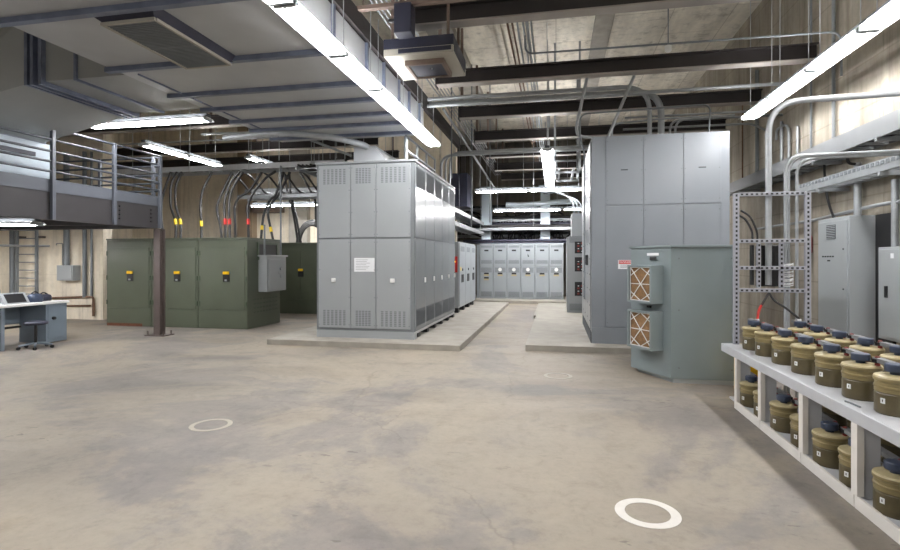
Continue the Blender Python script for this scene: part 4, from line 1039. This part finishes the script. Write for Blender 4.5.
pipe([(1.05, Yq+.05, Z1), (1.05, Yq+.05, 4.2), (1.95, Yq+.05, 4.25), (3.2, Yq+.05, 4.25)], .018, 'thin pipe bending over the top of the tall right cabinet', .15)
pipe([(.5, 9.62, .9), (.5, 9.62, 3.55), (.42, 9.62, 3.8), (.42, 9.62, 4.22), (2.6, 9.62, 4.27), (2.6, 9.75, Z1)], .014, 'thin dark wire pipe hugging the front edge of the tall right cabinet', .15, 'vent')
pipe([(1.37, 9.78, 4.9), (.92, 9.78, Z1)], .03, 'slanting grey pipe above the left corner of the tall right cabinet', 0)
pipe([(.55, 9.7, 4.9), (.36, 9.75, 4.0), (.4, 9.85, 3.88), (.7, 9.9, 3.84)], .03, 'slanting grey pipe left of the tall right cabinet', .1)
for k, x in enumerate((2.2, 2.3)): pipe([(x, 10.9, Z1), (x, 10.9, 4.35), (WR, 10.9, 4.35)], .022, 'bent pipe from the tall right cabinet to the right wall, ' + ['nearer the viewer', 'farther'][k] if k == 0 else 'bent pipe from the right rear of the tall right cabinet', .2)
pipe([(-.48, 8.3, 5.15), (-.48, 8.3, 4.86), (3.6, 8.3, 4.83), (3.95, 8.3, 4.83), (3.95, 8.3, 4.2)], .015, 'thin conduit crossing below the ceiling to the right wall', .25, 'vent')
t = thing('ceiling_sensor', 'small white round sensor on the thin crosswise conduit', 'sensor', (1.65, 8.3, 4.72))
MB().lathe((1.65, 8.3, 4.72), [(.03, 0), (.05, .02), (.05, .09), (.03, .1)], 14).build('housing', 'white', t)
MB().tube([(1.65, 8.3, 4.82), (1.65, 8.3, ZC)], .01, 6).build('stem', 'vent', t)
for k, (z, y) in enumerate(((4.55, 11.3), (4.38, 11.6))):
    pipe([(1.4, y, z), (3.9, y, z), (WR-.04, y, z-.15)], .022, 'grey conduit crossing to the right wall, ' + ['upper one', 'lower one'][k], .15)
for k in range(6):
    x = -.74+k*.075 if k < 3 else -.5+(k-3)*.06
    pipe([(x, -2, 5.26), (x, 21, 5.26)], .016 if k != 4 else .024, 'conduit running away above the beams in the middle bundle, ' + ['leftmost', 'second', 'third', 'fourth', 'thick fifth', 'rightmost'][k] + ' from the left'.replace(' from the left', '' if k in (0, 5) else ' from the left'), 0, 'brown' if k < 2 else 'galv', 'middle conduit bundle above the beams')
for k in range(6):
    x = -2.52+k*.07
    pipe([(x, 2, 5.2), (x, 22, 5.2)], .014, 'conduit running away beside the duct in the left bundle, ' + ['leftmost', 'second', 'third', 'fourth', 'fifth', 'rightmost'][k], 0, 'galv', 'left conduit bundle beside the duct')
pipe([(-2.3, 10.6, 4.75), (-2.3, 21, 4.3)], .03, 'sloping silver pipe running away left of the aisle', 0)
for k in range(3):
    y = 12.9+k*.12; x = -2.86+.09*k
    pipe([(x, y, 3.5), (x, y, 4.25+.06*k), (2.5, y, 4.28+.06*k)], .035 if k == 0 else .025, 'pipe bending over the aisle behind the left lineup, ' + ['front', 'middle', 'rear'][k] + ' one', .3, group='bent pipes over the aisle')
for k, (x, y) in enumerate(((-2.28, 14.2), (-1.9, 15.2), (-2.45, 12.2))):
    pipe([(x, y, 2.7 if k < 2 else 3.55), (x, y, ZC)], .016, 'thin upright rod left of the aisle, ' + ['middle one', 'right one', 'just behind the left lineup'][k], 0, 'vent', nm='hanger_rod')
tag(MB().tube([(-2.95, 11.9, 3.62), (-2.95, 13.6, 3.62)], .13, 14).build('cable_drum_pipe', 'vent'), 'thick dark pipe lying on the back end of the left lineup', 'pipe')
ladder_tray('cable_tray', (-3.0, 13.6, 2.62), (-3.0, 20.0, 2.62), .5, 'lower cable tray running away above the white-fronted cabinet', h=.12)
ladder_tray('cable_tray', (-3.0, 13.6, 3.0), (-3.0, 20.0, 3.0), .5, 'upper cable tray running away above the white-fronted cabinet', h=.12)
tag(box(-3.35, -2.75, 16.2, 17.2, 3.3, 4.35).build('hanging_box', 'hdark'), 'dark box hanging left of the aisle beyond the lineup', 'box')
t = thing('strut_trapeze', 'grey strut trapeze hanging right of the aisle light', 'frame', (.3, 13.5, 3.6))
for y in (13.2, 14.6):
    f = MB(); f.box(-.05, .6, y, y+.05, 4.3, 4.35); f.box(-.05, .0, y, y+.05, 3.75, ZC); f.box(.55, .6, y, y+.05, 3.75, ZC); f.box(-.05, .6, y, y+.05, 3.75, 3.8)
    f.build('trapeze', 'galv', t)
MB().box(.05, .1, 13.0, 14.9, 3.8, 3.85).box(.4, .45, 13.0, 14.9, 3.8, 3.85).build('rail', 'galv', t)
tag(MB().tube(smooth([(-1.9, 20.2, 3.75), (-1.2, 20.2, 3.72), (0, 20.2, 3.8), (.8, 20.2, 3.8)]), .1, 12).build('duct_pipe', 'pale'), 'pale round duct crossing between the two busway risers', 'pipe')
for k in range(3):
    pipe([(.55+k*.14, 16.2, 2.95), (.5+k*.1, 16.2, 3.4), (.1-.1*k, 16.6, 3.75), (-.2-.1*k, 17.5, 3.8)], .02, 'pale hose arching from the breaker cabinet top, ' + ['left', 'middle', 'right'][k] + ' one', .25, 'vent', 'hoses on the breaker cabinet')
pipe([(-8.0, 10.6, 4.5), (-5.8, 10.6, 4.45), (-5.0, 12.2, 4.2)], .03, 'grey pipe slanting below the beam left of the duct', .3)
pipe([(-12, 12.1, 4.75), (-6.2, 12.1, 4.72)], .022, 'thin pipe above the front cable tray', 0)

# ================================================================ light and view
w = bpy.data.worlds.new('world'); S.world = w; w.use_nodes = True
w.node_tree.nodes['Background'].inputs[0].default_value = (1, .98, .95, 1); w.node_tree.nodes['Background'].inputs[1].default_value = .3
S.view_settings.view_transform = 'Standard'; S.view_settings.look = 'None'; S.view_settings.gamma = 1
S.view_settings.use_curve_mapping = False; S.view_settings.exposure = 0.33
S.cycles.use_denoising = True
S.cycles.max_bounces = 8; S.cycles.diffuse_bounces = 5; S.cycles.glossy_bounces = 3
S.cycles.sample_clamp_indirect = 8
